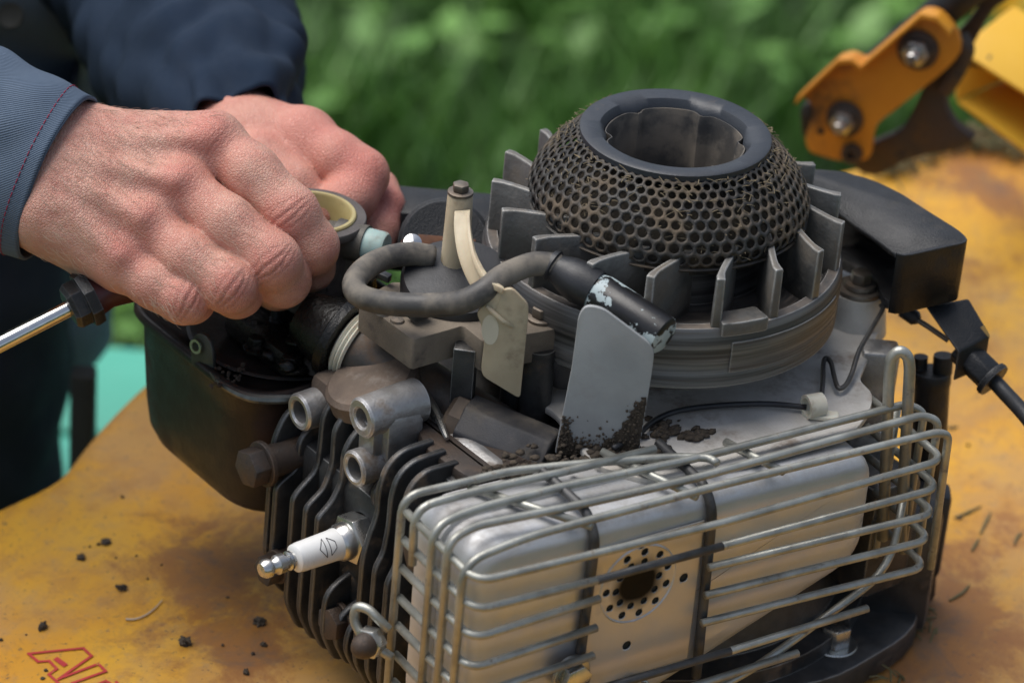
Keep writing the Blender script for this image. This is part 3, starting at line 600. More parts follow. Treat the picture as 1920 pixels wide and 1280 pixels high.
# starter cup with flange ring
lob = lambda t, r, h: (-.045*max(0, cos(6*t+.5))**3 if r < 34 and h < 199.5 else 0.)
build('starter_cup', lathe([(31.5, 160), (31, 175), (31, 192), (31.6, 197), (33.5, 200), (41.2, 200.8), (42, 200.2), (42, 197.6), (41, 196.8), (37, 196.4), (35, 192), (34.6, 160)], (0, 0, 0), UP, 96, True, lob), ringm, fly, 50)
build('cup_wall', lathe([(29.6, 163), (29.6, 193), (30.4, 196.5), (30.9, 196.5), (30.9, 163)], (0, 0, 0), UP, 96, True, lambda t, r, h: -.10*max(0, cos(6*t+.5))**6), pm('dusty_cup_wall', (.045, .046, .047), .36, 0, (.09, .082, .072), 30, (.17, .145, .115), 40, (.42, .62), .25, 900), fly, 50)
build('cup_floor', lathe([(0, 162), (33, 162), (33, 163), (0, 163)], (0, 0, 0), UP, 48), ringm, fly)
# ---- cylinder head
head = build('cylinder_head', join(box((-137, 10, 33), (14, 104, 112), 5), box((-150, 10, 30), (14, 84, 70), 6)), aluD, eng, 40)
build('head_gasket_edge', box((-128.5, 10, 34), (3, 108, 118), 1), rust, head)
build('cylinder_block_flange', box((-122, 8, 36), (10, 112, 116), 4), alu, eng)
build('block_top_ledge', prism(rounded([PZ(*p, 93) for p in ((775, 790), (800, 770), (1010, 868), (985, 895), (880, 895), (800, 842))], 4, 3), (0, 0, -14), 2), rust, eng)
def fin(name, y, prof, th=3.1):
    P = rounded([(x, y-th/2, z) for x, z in prof], [0]+[5]*(len(prof)-2)+[0], 4)
    return build(name, prism(P, (0, th, 0), .8, 2, 40), aluD, head, 50)
low = [(-170, 47), (-171, -8), (-163, -26), (-136, -26)]
fin('fin', 58, [(-136, 86), (-150, 80), (-160, 76), (-166, 64), (-167, 50), (-168, 2), (-158, -4), (-136, -4)])
fin('fin', 49, [(-136, 74), (-154, 71), (-159, 65), (-159, 52), (-164, 49), (-170, 46), (-171, -2), (-163, -14), (-136, -14)])
fin('fin', 36, [(-136, 96), (-148, 94), (-156, 86), (-157, 66), (-158, 57), (-166, 51)]+low)
fin('fin', 26, [(-136, 95), (-150, 91), (-157, 84), (-157, 65), (-161, 54), (-167, 50)]+low)
fin('fin', 17, [(-136, 90), (-151, 87), (-158, 78), (-158, 62), (-163, 53), (-168, 49)]+low)
fin('fin', 8, [(-136, 28), (-144, 28), (-148, 22), (-162, 18), (-170, 12), (-171, -8), (-163, -26), (-136, -26)])
fin('fin', 0, [(-136, 12), (-158, 10), (-168, 4), (-170, -8), (-162, -24), (-136, -24)])
fin('fin', -8, [(-136, 12), (-158, 10), (-168, 4), (-170, -8), (-162, -24), (-136, -24)])
fin('fin', -17, [(-136, 95), (-152, 95), (-160, 90), (-163.5, 80), (-163.5, 66), (-167, 57), (-170, 46), (-171, -8), (-163, -24), (-136, -24)])
fin('fin', -26, [(-136, 95), (-153, 95), (-161, 90), (-164, 80), (-164, 66), (-166, 52), (-170, 46), (-171, -8), (-163, -24), (-136, -24)])
fin('fin', -35, [(-136, 94), (-153, 95), (-161, 90), (-164, 80), (-166, 50), (-170, 44), (-171, -8), (-163, -24), (-136, -24)])
fin('short_fin', -6, [(-136, 74), (-154, 74), (-158, 70), (-158, 62), (-150, 58), (-136, 58)])
fin('short_fin', -11, [(-136, 82), (-154, 82), (-159, 77), (-160, 62), (-150, 58), (-136, 58)])
def boss(name, y, z, x0, x1, r, hole=4.6, mat=alu, par=head, taper=1.08):
    L = x1-x0; return build(name, lathe([(hole, 14), (hole, .8), (hole+.8, 0), (r-1, 0), (r, 1), (r*taper, L*.8), (r*taper, L), (0, L)], (x0, y, z), -XN, 36), mat, par, 40)
boss('stud_boss', 48, 81, -160, -118, 8.6, 5.2)
boss('stud_boss', 3, 102, -160, -130, 9.0, 4.4)
boss('stud_boss', 2, 78, -163, -138, 8.2, 5.2, taper=1.0)
build('boss_web', box((-149, 3, 90), (16, 12, 18), 3), alu, head)
build('boss_web', box((-142, 3, 88), (20, 20, 34), 4), alu, head)
build('boss_web', box((-133, 44, 84), (28, 26, 16), 6), alu, head)
p = PX(497, 868, -172); build('head_bolt', join(hexbolt(p, XN, 9, 8, 10.5, 2.2, .3), lathe([(0, -34), (7.5, -34), (7.5, 0), (0, 0)], p, XN, 20)), rust, eng)
p = np.array([-169, 44, 6.]); build('head_bolt', join(hexbolt(p, XN, 7, 7, 8, 2, .1), lathe([(0, -30), (7, -30), (7, 0), (0, 0)], p, XN, 20)), rust, eng)
p = np.array([-162, 4.5, -2.]); build('head_bolt', join(hexbolt(p, XN, 8, 6, 9, 2, .5), lathe([(0, -30), (7, -30), (7, 0), (0, 0)], p, XN, 20)), rust, eng)
# brown flange with polished deflector strip behind the head
build('intake_flange', join(lathe([(0, 0), (19, 0), (21, 1.5), (21, 9), (19, 11), (9, 11.6), (0, 11.6)], PZ(708, 742, 92), (-.35, .15, .92), 40), box(PZ(660, 728, 88), (30, 26, 14), 5)), pm('brown_dusty_casting', (.17, .125, .095), .65, .3, (.10, .075, .06), 60, (.28, .25, .22), 50, (.55, .75), .4, 800, dust=.4), eng)
build('deflector_strip', tube(crom([PZ(765, 712, 101), PZ(792, 735, 99), PZ(818, 775, 97), PZ(838, 822, 95)], 6), [1, 2.2, 2.2, 1], 8), zinc, eng)
# ---- spark plug
sp = build('spark_plug', lathe([(0, 0), (12.5, 0), (12.5, 4), (12, 5), (12, 12), (10.5, 13), (0, 13)], (-144, 0, 43.5), XN, 40), aluD, eng)
for i in range(5): build('thread', lathe([(12, -.5), (12.6, 0), (12, .5), (11.8, 0)], (-146.5-i*1.9, 0, 43.5), XN, 36, True), aluD, sp)
build('plug_hex', join(hexbolt((-157, 0, 43.5), XN, 11.5, 8.5, 0, 0, .25), lathe([(8.6, 0), (8.4, 4), (7.2, 5.5), (0, 5.5)], (-165.5, 0, 43.5), XN, 32)), zinc, sp)
build('insulator', lathe([(7.2, 0), (7.2, 2), (7.0, 3), (6.6, 20), (6.2, 22.5), (5, 23.5), (0, 23.5)], (-170, 0, 43.5), XN, 40), ceram, sp)
build('terminal', lathe([(3.2, 0), (3.2, 1.5), (4.3, 2), (4.3, 3.2), (3.3, 3.8), (3.3, 5.2), (4.4, 5.8), (4.4, 9), (3.4, 10), (3.2, 12), (4.2, 13), (4.2, 15.5), (3, 17), (0, 17.3)], (-193, 0, 43.5), XN, 32), zinc, sp)
# printed diamond mark on the insulator: two facing chevrons between two lines
a_, b_, d_ = frame(XN); camdir = CAM-np.array([-181, 0, 43.5]); th0 = math.atan2(camdir@b_, camdir@a_)
def onins(s, t): r = np.interp(s, [3, 20], [7.0, 6.6])+.12; th = th0+t/7.; return np.array([-170-s, 0, 43.5])+r*(cos(th)*a_+sin(th)*b_)
mk = []
for ln in ([(8.2, -4.2), (8.2, 4.2)], [(10.4, -4.6), (10.4, 4.6)], [(8.2, -4.2), (5.2, -1.4), (5.2, 1.4), (8.2, 4.2)], [(10.4, -4.6), (13.4, 0), (10.4, 4.6)]):
    P = [];
    for i in range(len(ln)-1):
        for t in np.linspace(0, 1, 7): P.append(onins(ln[i][0]*(1-t)+ln[i+1][0]*t, ln[i][1]*(1-t)+ln[i+1][1]*t)+0)
    P = [P[0]]+[P[i] for i in range(1, len(P)) if np.linalg.norm(P[i]-P[i-1]) > 1e-4]; mk.append(tube(P, .16, 5))
build('printed_mark', join(*mk), ink, sp, None)
# ---- fuel tank
def tank():
    O = np.array([(-175, 62), (-60, 62), (-60, 176), (-175, 176)], float); cc = O.mean(0); V, Fc = [], []; lev = []
    def outl(ins, rr): return rounded([(x-np.sign(x-cc[0])*ins, y-np.sign(y-cc[1])*ins, 0) for x, y in O], rr, 10)[:, :2]
    L = [(-10+z_, i_, rr) for z_, i_, rr in ()]
    for z, ins, rr in ((5, 30, 20), (5.6, 22, 24), (8, 14.5, 26), (13, 9.5, 26), (20, 6.8, 26), (34, 5.4, 26), (62, 4.2, 26), (75, 3.6, 26), (76.5, 2.2, 27), (76.8, .8, 28), (78, 0, 28), (80, 0, 28), (81.6, .8, 28), (82, 2.2, 27), (81.2, 4, 26), (79, 6, 25), (77.5, 8, 24), (77.2, 14, 20)):
        lev.append((z, outl(ins, rr)))
    n = len(lev[0][1]); V = [(x, y, z) for z, o in lev for x, y in o]
    Fc = [[i*n+k, i*n+(k+1) % n, (i+1)*n+(k+1) % n, (i+1)*n+k] for i in range(len(lev)-1) for k in range(n)]+[list(range(n-1, -1, -1)), list(range((len(lev)-1)*n, len(lev)*n))]
    return np.array(V), Fc
tk = build('fuel_tank', tank(), tank_m, eng, 60)
# recessed pan and worn bright strap on the tank top
build('tank_pan', lathe([(0, 0), (40, 0), (44, 1.5), (46, 3), (44.5, 3.6), (41, 2), (0, 1.6)], (-122, 112, 77.2), UP, 48), tank_m, tk)
build('pan_worn_edge', tube(crom([PZ(388, 690, 80.5), PZ(420, 722, 80.5), PZ(470, 745, 80.5), PZ(530, 748, 80.5), PZ(590, 742, 80.5)], 6), [.8, 1.6, 2.2, 2.2, 1.2], 8), pm('worn_edge_steel', (.16, .17, .16), .35, .6, (.07, .075, .07), 90), tk)
S = vplane(PZ(385, 690, 80), (-1, -.25, .1))
build('strap_tab', prism(rounded([S(*p) for p in ((358, 690), (357, 640), (368, 623), (388, 628), (398, 655), (400, 700))], 3, 3), (2.2, .5, 0), .6), pm('worn_strap_steel', (.10, .105, .10), .35, .6, (.04, .042, .04), 80, (.10, .06, .04), 60, (.55, .7)), tk)
build('strap_hole', lathe([(2.2, 0), (3.4, 0), (3.4, .6), (2.2, .6)], S(372, 648)+[-1.2, 0, 0], (-1, -.25, .1), 16, True), zinc, tk)
rngo = np.random.default_rng(5); gs = []
for i in range(26):
    c = PZ(rngo.uniform(395, 460), 705+rngo.normal(0, 10), 81); bm = bmesh.new(); bmesh.ops.create_icosphere(bm, subdivisions=1, radius=rngo.uniform(.5, 1.4)); V = np.array([v.co[:] for v in bm.verts]); Fs = [[v.index for v in f.verts] for f in bm.faces]; bm.free(); gs.append((V*(1+rngo.normal(0, .2, (len(V), 1)))+c, Fs))
build('tank_grit', join(*gs), soil, tk, None, kind='stuff')
# ---- oily carburettor base left on the tank
cb = build('carburettor_base', join(box((-118, 100, 86), (62, 50, 14), 3), box((-108, 118, 96), (54, 40, 20), 5), lathe([(0, 0), (20, 0), (20, 8), (17, 10), (17, 22), (0, 22)], (-108, 112, 92), UP, 36)), oily, eng)
for q in (-1, 1): build('rib_bar', box(PZ(640+q*12, 690-q*10, 92), (70, 3.2, 5), .8, [[.0, -1, 0], [1, 0, 0], [0, 0, 1]]), oily, cb)
p = PZ(603, 668, 92); build('screw_post', lathe([(0, 0), (8, 0), (8, 4), (6.5, 5), (0, 5)], p-[0, 0, 6], UP, 28), carbm, cb)
build('spring_screw', join(lathe([(0, 0), (2.6, 0), (2.6, 11), (0, 11)], p, UP, 18), *[lathe([(2.6, -.4), (3.3, 0), (2.6, .4), (2.4, 0)], p+[0, 0, 1.5+i*1.5], UP, 18, True) for i in range(5)], lathe([(0, 9), (4.8, 9), (5, 11.5), (4.2, 12.5), (1.4, 12.6), (1.3, 11.8), (0, 11.8)], p, UP, 24)), pm('black_screw', (.02, .02, .021), .3, .6, (.04, .04, .04), 80), cb)
p = PZ(517, 612, 90); build('mixture_screw', join(lathe([(0, -8), (2.4, -8), (2.4, 9), (3.4, 9.5), (3.4, 12), (0, 12.4)], p, UP, 18), *[lathe([(2.4, -.4), (3.1, 0), (2.4, .4), (2.2, 0)], p+[0, 0, -5+i*1.6], UP, 18, True) for i in range(7)]), pm('dark_screw', (.05, .055, .06), .3, .7), cb)
rq = np.random.default_rng(21)
for (x, y, z, r_, h_) in ((560, 640, 96, 4, 8), (640, 605, 104, 5, 6), (548, 690, 88, 4.5, 5), (655, 668, 98, 3.6, 6), (590, 600, 104, 3.2, 10), (480, 655, 86, 4, 5)):
    build('oily_screw', hexbolt(PZ(x, y, z), UP+rq.normal(0, .12, 3), r_, h_, r_*1.5, 1.4, rq.random()), oily, cb)
sp0 = PZ(560, 600, 104); sp1 = PZ(655, 560, 108); sa_, sb_, sc_ = frame(sp1-sp0); build('throttle_spring', tube([sp0+(sp1-sp0)*t+2.2*(cos(t*75)*sa_+sin(t*75)*sb_) for t in np.linspace(0, 1, 160)], .45, 6), pm('spring_steel', (.10, .10, .10), .35, .7), cb, 180)
lm = []
for i in range(46):
    c = PZ(rq.uniform(480, 680), rq.uniform(590, 700), rq.uniform(84, 92)); bm = bmesh.new(); bmesh.ops.create_icosphere(bm, subdivisions=2, radius=rq.uniform(1.5, 5)); V = np.array([v.co[:] for v in bm.verts]); Fs = [[v.index for v in f.verts] for f in bm.faces]; bm.free()
    lm.append((V*(1+rawnoise(V, .4, .6, i))[:, None]*[1, 1, .6]+c, Fs))
build('oily_sludge', join(*lm), oily, cb, 180, kind='stuff')
build('choke_lever', prism(rounded([PZ(*q, 112) for q in ((605, 540), (622, 515), (650, 498), (668, 505), (655, 528), (628, 532), (612, 552))], 2, 3), (0, 0, 3), .6), rub, cb)
# ---- intake: flanged throat, white seal ring, black tube
ax_ = PZ(900, 790, 86)-PZ(640, 630, 104); ax_ /= np.linalg.norm(ax_); i0_ = PZ(638, 632, 104)
it = build('intake_elbow', join(lathe([(0, -20), (11, -20), (15, -10), (17, -3), (19, -2), (19, 2), (15.5, 3), (0, 3)], i0_, ax_, 40)), oily, eng)
build('seal_ring', join(*[lathe([(14.8, -1), (15.8, 0), (14.8, 1), (13.5, 0)], i0_+ax_*(5+i*2.1), ax_, 40, True) for i in range(3)]), clipw, it)
build('intake_tube', tube([i0_+ax_*t for t in (2, 10, 14, 40, 76, 104)], [13.4, 13.4, 13.4, 13, 13, 12.5], 28), pm('rusty_black_tube', (.03, .028, .027), .45, 0, (.055, .048, .042), 40, (.10, .06, .035), 45, (.48, .7), .3, 900, dust=.4), it)
h0, h1 = PZ(868, 800, 90), PZ(1030, 868, 84)
build('breather_hex', prism([h0+(cos(t)*frame(h1-h0)[0]+sin(t)*frame(h1-h0)[1])*15.5 for t in np.arange(8)*pi/4+.39], h1-h0, 1.2), blkD, eng)
build('breather_collar', lathe([(0, 0), (12, 0), (14, 2), (14, 8), (0, 8)], h0-(h1-h0)/np.linalg.norm(h1-h0)*7, h1-h0, 8), pm('brown_collar', (.13, .095, .065), .6, .2, (.08, .06, .045), 60), eng)
# ---- ignition coil
zt = 134.
E_ = [PZ(*p, zt) for p in ((672, 562), (775, 637), (868, 610), (905, 640), (1072, 612), (1082, 588), (1010, 575), (955, 560), (800, 530), (735, 528))]
coil = build('ignition_coil', prism(rounded(E_, 1.5, 3), (0, 0, -15), .6), coilm, eng, 35, label='dust caked ignition coil laminations')
p = PZ(1015, 598, zt); build('coil_screw', hexbolt(p, UP, 4.6, 4.5, 6.5, 1.6, .2), bolt_m, coil)
for (x, y) in ((745, 602), (718, 588)): build('rivet', lathe([(0, 0), (3.2, 0), (2.8, 1), (0, 1.6)], PZ(x, y, zt), UP, 18), bolt_m, coil)
build('coil_leg', box(PZ(870, 700, 112), (10, 12, 30), 1, [[.7, -.7, 0], [.7, .7, 0], [0, 0, 1]]), aluD, coil)
pc = PZ(858, 535, 138); dc = np.array([-.16, -.18, .95])
build('coil_winding', lathe([(0, -10), (23, -10), (25, -8), (25, 3), (23.5, 5.5), (15, 6.5), (0, 6.8)], pc, dc, 48), rub, coil)
build('coil_nub', box(PZ(785, 578, 140), (10, 8, 9), 2), blkD, coil)
build('terminal_tab', prism(rounded([PZ(*q, 136) for q in ((690, 522), (707, 512), (735, 525), (728, 532), (706, 522), (697, 530))], .5, 2), (0, 0, 3), .4), rub, coil)
hl = [(812, 482, 147), (770, 476, 149), (722, 484, 150), (682, 506, 150), (664, 533, 149), (678, 556, 148), (730, 569, 147.5), (800, 572, 150), (862, 567, 155), (905, 547, 160), (945, 517, 164), (1000, 495, 165), (1050, 498, 164)]
build('ignition_lead', tube(crom([PZ(a, b, c) for a, b, c in hl], 7), 5.2, 18), lead, coil, 180, label='thick dusty ignition lead bent in a loop')
b0, b1, b2 = PZ(1030, 494, 164), PZ(1115, 545, 158), PZ(1248, 632, 150)
bt_ = build('rubber_boot', tube([b0, b0+(b1-b0)*.10, b0+(b1-b0)*.14, b0+(b1-b0)*.4, b0+(b1-b0)*.7, b1], [6.4, 7.2, 5.8, 8.2, 9.6, 9.0], 28), rub, coil)
build('plug_connector', tube([b1, b1+(b2-b1)*.1, b1+(b2-b1)*.85, b1+(b2-b1)*.97, b2], [8.0, 9.0, 9.0, 8.6, 7.2], 30), flake, coil, 40, label='black plug connector with flaking grey paint')
# ---- governor vanes
vn = -ff
gp = vplane(PZ(1120, 848, 95), vn)
G = [gp(*p) for p in ((1085, 592), (1098, 573), (1130, 578), (1228, 652), (1222, 700), (1197, 852), (1040, 850), (1072, 690))]
gov = build('governor_plate', prism(rounded(G, [3, 4, 5, 5, 4, 1, 1, 3], 5), -vn*2., .5), greyp, eng, 40, label='flat grey plastic air vane plate with soil caked on its foot')
rg = np.random.default_rng(6); gs = []
for i in range(1500):
    t = rg.random(); 
    if t < .5: x, y = rg.uniform(1045, 1195), 850-abs(rg.normal(0, 20))
    elif t < .75: x, y = 1195-abs(rg.normal(0, 14))+rg.uniform(-4, 4), 850-rg.uniform(0, 100); x += (850-y)*.12; 
    else: x, y = 1050+abs(rg.normal(0, 9)), 850-rg.uniform(0, 70); x += (850-y)*.08
    c = gp(x, y)+vn*rg.uniform(0, .6); bm = bmesh.new(); bmesh.ops.create_icosphere(bm, subdivisions=1, radius=rg.uniform(.2, .75)); V = np.array([v.co[:] for v in bm.verts]); Fs = [[v.index for v in f.verts] for f in bm.faces]; bm.free()
    gs.append((V*(1+rg.normal(0, .2, (len(V), 1)))*[1, 1, 1.1]+c, Fs))
Vq, Fq = [], []
bx_ = [1036, 1052, 1062, 1075, 1100, 1125, 1150, 1165, 1180, 1197, 1212]; by_ = [790, 795, 806, 822, 834, 830, 816, 795, 776, 752, 745]
for ix in range(1040, 1212, 2):
    for iy in range(730, 852, 2):
        nz_ = 10*mnoise.noise(Vector((ix*.06, iy*.06, 2.)))+7*mnoise.noise(Vector((ix*.2, iy*.2, 7.)))
        xr = 1197+(852-iy)*.16; xl = 1041+(852-iy)*.19
        if iy > np.interp(ix, bx_, by_)+nz_ and xl < ix < xr-2:
            k = len(Vq); hh = .12+.5*abs(mnoise.noise(Vector((ix*.11, iy*.11, 5.))))
            Vq += [gp(ix, iy)+vn*hh, gp(ix+2.2, iy)+vn*hh, gp(ix+2.2, iy+2.2)+vn*hh*.9, gp(ix, iy+2.2)+vn*hh*.9]; Fq.append([k, k+1, k+2, k+3])
gs = gs[:500]+[(Vq, Fq)]
build('soil_crust', join(*gs), soil, gov, 180, kind='stuff')
bpv = vplane(PZ(905, 640, 134)+vn*6, vn)
Bp = [bpv(*p) for p in ((893, 585), (905, 575), (940, 545), (960, 540), (991, 572), (990, 600), (975, 748), (905, 706), (902, 690), (908, 640), (902, 610))]
vb = build('air_vane', prism(rounded(Bp, 2, 3), -vn*2.0, .5), beige, eng, 40, label='beige plastic air vane on a curved arm')
dA = float((PZ(866, 396, 172)-CAM)@fv)-4; dB_ = float((bpv(945, 572)-CAM)@fv)-1
arm = crom([PD(a, b, dA+(dB_-dA)*t) for a, b, t in ((867, 394, 0), (868, 430, .15), (876, 475, .4), (892, 513, .65), (914, 543, .88), (936, 562, 1.))], 6)
Va, n_ = [], len(arm); T_ = np.gradient(arm, axis=0)
for i in range(n_):
    sd_ = np.cross(T_[i], vn); sd_ /= np.linalg.norm(sd_); w_ = np.interp(i/(n_-1), [0, .4, .8, 1], [3.4, 4.2, 6.0, 6.5])
    for q, o in ((-1, 0), (1, 0), (1, 4.2), (1, 6.0), (0.6, 6.0), (.55, 1.6), (-.6, 1.6), (-1, 1.6)):
        Va.append(arm[i]-sd_*w_*q+np.array(vn)*(o*.9*np.interp(i/(n_-1), [0, .7, 1], [1, 1, .3])))
Fa = [[i*8+k, i*8+(k+1) % 8, (i+1)*8+(k+1) % 8, (i+1)*8+k] for i in range(n_-1) for k in range(8)]+[list(range(7, -1, -1)), list(range((n_-1)*8, n_*8))]
build('vane_arm', bevelled(Va, Fa, .35, 2, 40), beige, vb, 50)
build('vane_rib', tube([bpv(912, 572)+vn*.6, bpv(940, 598)+vn*.8, bpv(962, 612)+vn*.4], [1., 1.2, .8], 8), beige, vb, 180)
pz = PZ(861, 388, 174)-vn*3; post = build('vane_post', join(lathe([(0, -34), (6.6, -34), (5.6, 4), (5.2, 5), (0, 5)], pz, UP, 12)), beige, vb, 40)
build('post_bolt', hexbolt(pz+[0, 0, 5], UP, 3.8, 3.4, 5.6, 1.4, .5), bolt_m, vb)
build('pale_patch', prism([bpv(919+16*cos(t), 618+28*sin(t))+vn*.02 for t in np.linspace(0, 2*pi, 20, endpoint=False)], vn*.12, 0), pm('pale_beige', (.66, .60, .46), .5), vb)  # paler oval on the vane blade
build('spring_rod', tube([PZ(1018, 655, 118), PZ(1060, 632, 121), PZ(1085, 622, 122)], 1.6, 8), bolt_m, eng)
build('link_sleeve', lathe([(0, 0), (9, 0), (11, 4), (11, 18), (8, 22), (0, 22)], PZ(1060, 700, 104), (-.35, -.2, 1), 28), blkD, eng)
build('pillar', lathe([(0, 0), (7, 0), (7, 38), (0, 38)], PZ(1000, 790, 86), UP, 24), aluD, eng)
build('pillar', lathe([(0, 0), (6, 0), (6, 34), (0, 34)], PZ(960, 770, 86), UP, 24), aluD, eng)
# ---- black air box behind the coil
ab = build('air_box', join(box(PZ(830, 435, 108), (66, 30, 34), 6, [r0, ff, UP])), blk, eng)
pa = PZ(838, 432, 122)-ff*18; build('air_box_cap', lathe([(0, 0), (20, 0), (21, 2), (21, 12), (19, 14), (0, 14)], pa, (-ff*.75+UP*.66), 36), blk, ab)
build('cap_rust', box(pa+(-ff*.75+UP*.66)*14.4+r0*1, (26, 1.2, 5), .4, [r0, np.cross(-ff*.75+UP*.66, r0)*0+(-ff*.75+UP*.66), np.cross(r0, -ff*.75+UP*.66)]), pm('orange_rust', (.16, .07, .035), .9, 0, (.09, .045, .03), 120), ab)
build('bright_stub', lathe([(0, 0), (5, 0), (5.5, 3), (4, 9), (0, 10)], PZ(770, 470, 138), (-.3, -.5, .8), 24), chrome, eng)
# ---- brake cover at the right of the flywheel
zc = 152.
inner = [PZ(*p, zc) for p in ((1498, 332), (1530, 358), (1560, 388), (1600, 418), (1650, 452), (1686, 482))]
outer = [PZ(*p, zc) for p in ((1820, 452), (1800, 432), (1745, 398), (1690, 362), (1640, 338), (1580, 321), (1520, 316), (1490, 322))]
ring_ = rounded(inner+outer, [0, 4, 4, 4, 4, 7, 7, 6, 4, 4, 4, 4, 4, 0], 4)
bm = bmesh.new(); vt = [bm.verts.new(v) for v in ring_]; bm.faces.new(vt); n = len(vt)
low_ = [bm.verts.new(v+np.array([0, 0, -30])) for v in ring_]
ci = int(np.argmin([np.linalg.norm(v-inner[5]) for v in ring_]))
for i in range(n):
    j = (i+1) % n
    if ci <= i < n-2: bm.faces.new([vt[i], low_[i], low_[j], vt[j]])
bmesh.ops.delete(bm, geom=[v for v in bm.verts if not v.link_faces], context='VERTS'); bmesh.ops.recalc_face_normals(bm, faces=bm.faces); bm.verts.index_update()
cg = (np.array([v.co[:] for v in bm.verts]), [[v.index for v in f.verts] for f in bm.faces]); bm.free()
cov = build('brake_cover', cg, blk, eng, 50, label='black plastic brake cover beside the flywheel'); m_ = cov.modifiers.new('b', 'BEVEL'); m_.width = .0055; m_.segments = 4; m_.limit_method = 'ANGLE'; m_.angle_limit = math.radians(45); m_ = cov.modifiers.new('s', 'SOLIDIFY'); m_.thickness = .0024; m_.offset = -1
build('cover_inner_wall', box(PZ(1640, 500, 118)+[14, 14, 0], (10, 46, 34), 2, [r0*.6+ff*.8, ff*.6-r0*.8, UP]), blk, cov)
build('dark_lever', prism(rounded([PZ(*p, 112) for p in ((1560, 480), (1640, 470), (1700, 545), (1690, 585), (1655, 580), (1640, 540), (1600, 500))], 3, 3), (0, 0, 5), 1), blkD, cov)
pb = PZ(1611, 545, 112)
build('mount_boss', lathe([(0, -20), (15, -20), (13, -6), (11.5, 0), (0, 0)], pb, UP, 32), aluL, eng)
mb = build('mount_washer', join(lathe([(0, 0), (10.8, 0), (11, 1), (10.6, 2.2), (0, 2.4)], pb, UP, 36), lathe([(0, 2.4), (7.6, 2.4), (7.8, 3.4), (7.2, 4.6), (0, 4.8)], pb, UP, 32)), bolt_m, eng)
build('mount_bolt', hexbolt(pb+[0, 0, 4.8], UP, 5.0, 5, 0, 0, .5), bolt_m, mb)
# cable bracket, ferrule and cable
s0, s1, s2, s3 = PZ(1735, 575, 116), PZ(1815, 560, 118), PZ(1855, 628, 108), PZ(1795, 660, 104)
V = np.array([s0, s1, s2, s3, s2+[0, 0, -17], s3+[0, 0, -15]])
cbk = build('cable_bracket', bevelled(np.vstack([V, V-fv*2.5]), [[0, 1, 2, 3], [3, 2, 4, 5], [6, 9, 8, 7], [9, 11, 10, 8], [0, 6, 7, 1], [1, 7, 8, 2], [2, 8, 10, 4], [4, 10, 11, 5], [5, 11, 9, 3], [3, 9, 6, 0]], 1.2, 3, 50), blk, eng, 40)
build('paint_chip', prism([V[2]+(-r0*a-np.array([0, 0, 1])*b)*1.-fv*2.8 for a, b in ((1, 1), (5, -3.5), (3.5, -5), (.8, -1), (0, 1))], -fv*.25, 0), zinc, cbk)
f0, f1 = PZ(1800, 652, 100), PZ(1862, 712, 92)
build('cable_ferrule', prism([f0+(cos(t)*frame(f1-f0)[0]*8+sin(t)*frame(f1-f0)[1]*7) for t in np.arange(6)*pi/3], f1-f0, 1.2), blk, cbk)
build('ferrule_collar', lathe([(0, 0), (8.4, 0), (8.8, 1.5), (8.4, 3), (0, 3)], f1-(f1-f0)*.1, f1-f0, 24), blk, cbk)
build('brake_cable', tube(crom([f1, PZ(1885, 737, 89), PZ(1920, 775, 84), PZ(1990, 860, 74), PZ(2100, 960, 60), PZ(2250, 1020, 20)], 6), 3.6, 14), rub, cbk, label='black brake cable running off over the deck')
build('inner_cable', tube([PZ(1705, 590, 108), PZ(1740, 612, 106), PZ(1778, 638, 103)], 1.3, 8), bolt_m, cbk)
build('cable_nipple', lathe([(0, -4), (3.4, -4), (3.6, 3), (2, 5), (0, 5)], PZ(1706, 590, 108), PZ(1740, 612, 106)-PZ(1706, 590, 108), 18), blk, cbk)
# thin hooked control wire
ww = [(1652, 572, 112), (1655, 580, 112), (1640, 607, 110), (1612, 655, 106), (1597, 700, 102), (1585, 722, 100.5), (1572, 727, 100.5), (1564, 705, 101), (1558, 680, 102.5), (1549, 671, 103), (1544, 682, 102), (1543, 712, 101), (1540, 750, 99)]
build('governor_wire', tube(crom([PZ(a, b, c) for a, b, c in ww], 6), 1.15, 8), pm('dark_wire', (.07, .07, .07), .4, .6, (.12, .11, .10), 120), eng, 180)
build('thin_lead', tube(crom([PZ(a, b, zp+3) for a, b in ((1150, 840), (1195, 815), (1230, 786), (1280, 768), (1360, 759), (1440, 757), (1512, 763))], 6), 1.3, 8), rub, eng, 180)
ck = PZ(1524, 775, zp+1)
build('wire_clip', join(lathe([(4., -4), (5.4, -4), (5.4, 4), (4., 4)], ck+[0, 0, 4], r0*.9+ff*.45, 28, True), box(ck+[3, -4, .2], (13, 7, 2.), .8, [r0, ff, UP])), clipw, eng, 40)
# right hand pillar, black tube canister
px_, py_ = PZ(1652, 648, 100)[:2]
build('bracket_pillar', join(box((px_, py_, 62), (17, 15, 76), 2.2, [r0, ff, UP]), box((px_, py_, 30), (20, 18, 60), 2, [r0, ff, UP])), alu, eng)
t0, t1 = PX(1748, 695, 118), PX(1724, 1118, 118)
cn = build('black_canister', lathe([(0, 0), (8.4, 0), (8.9, 1.2), (8.9, 6), (8.5, 7), (8.5, 60), (7.6, 62), (7.4, np.linalg.norm(t1-t0)-2), (6.6, np.linalg.norm(t1-t0)), (0, np.linalg.norm(t1-t0))], t0, t1-t0, 36), blk, eng)
build('canister_stub', lathe([(0, -9), (4.4, -9), (4.6, -8), (4.6, 0), (0, 0)][::-1], t0+r0*4.6-ff*1, t1-t0, 24), blk, cn)
build('canister_stub', lathe([(0, -6), (3.4, -6), (3.4, 0), (0, 0)][::-1], t0-r0*5.5+ff*1.5, t1-t0, 20), blk, cn)
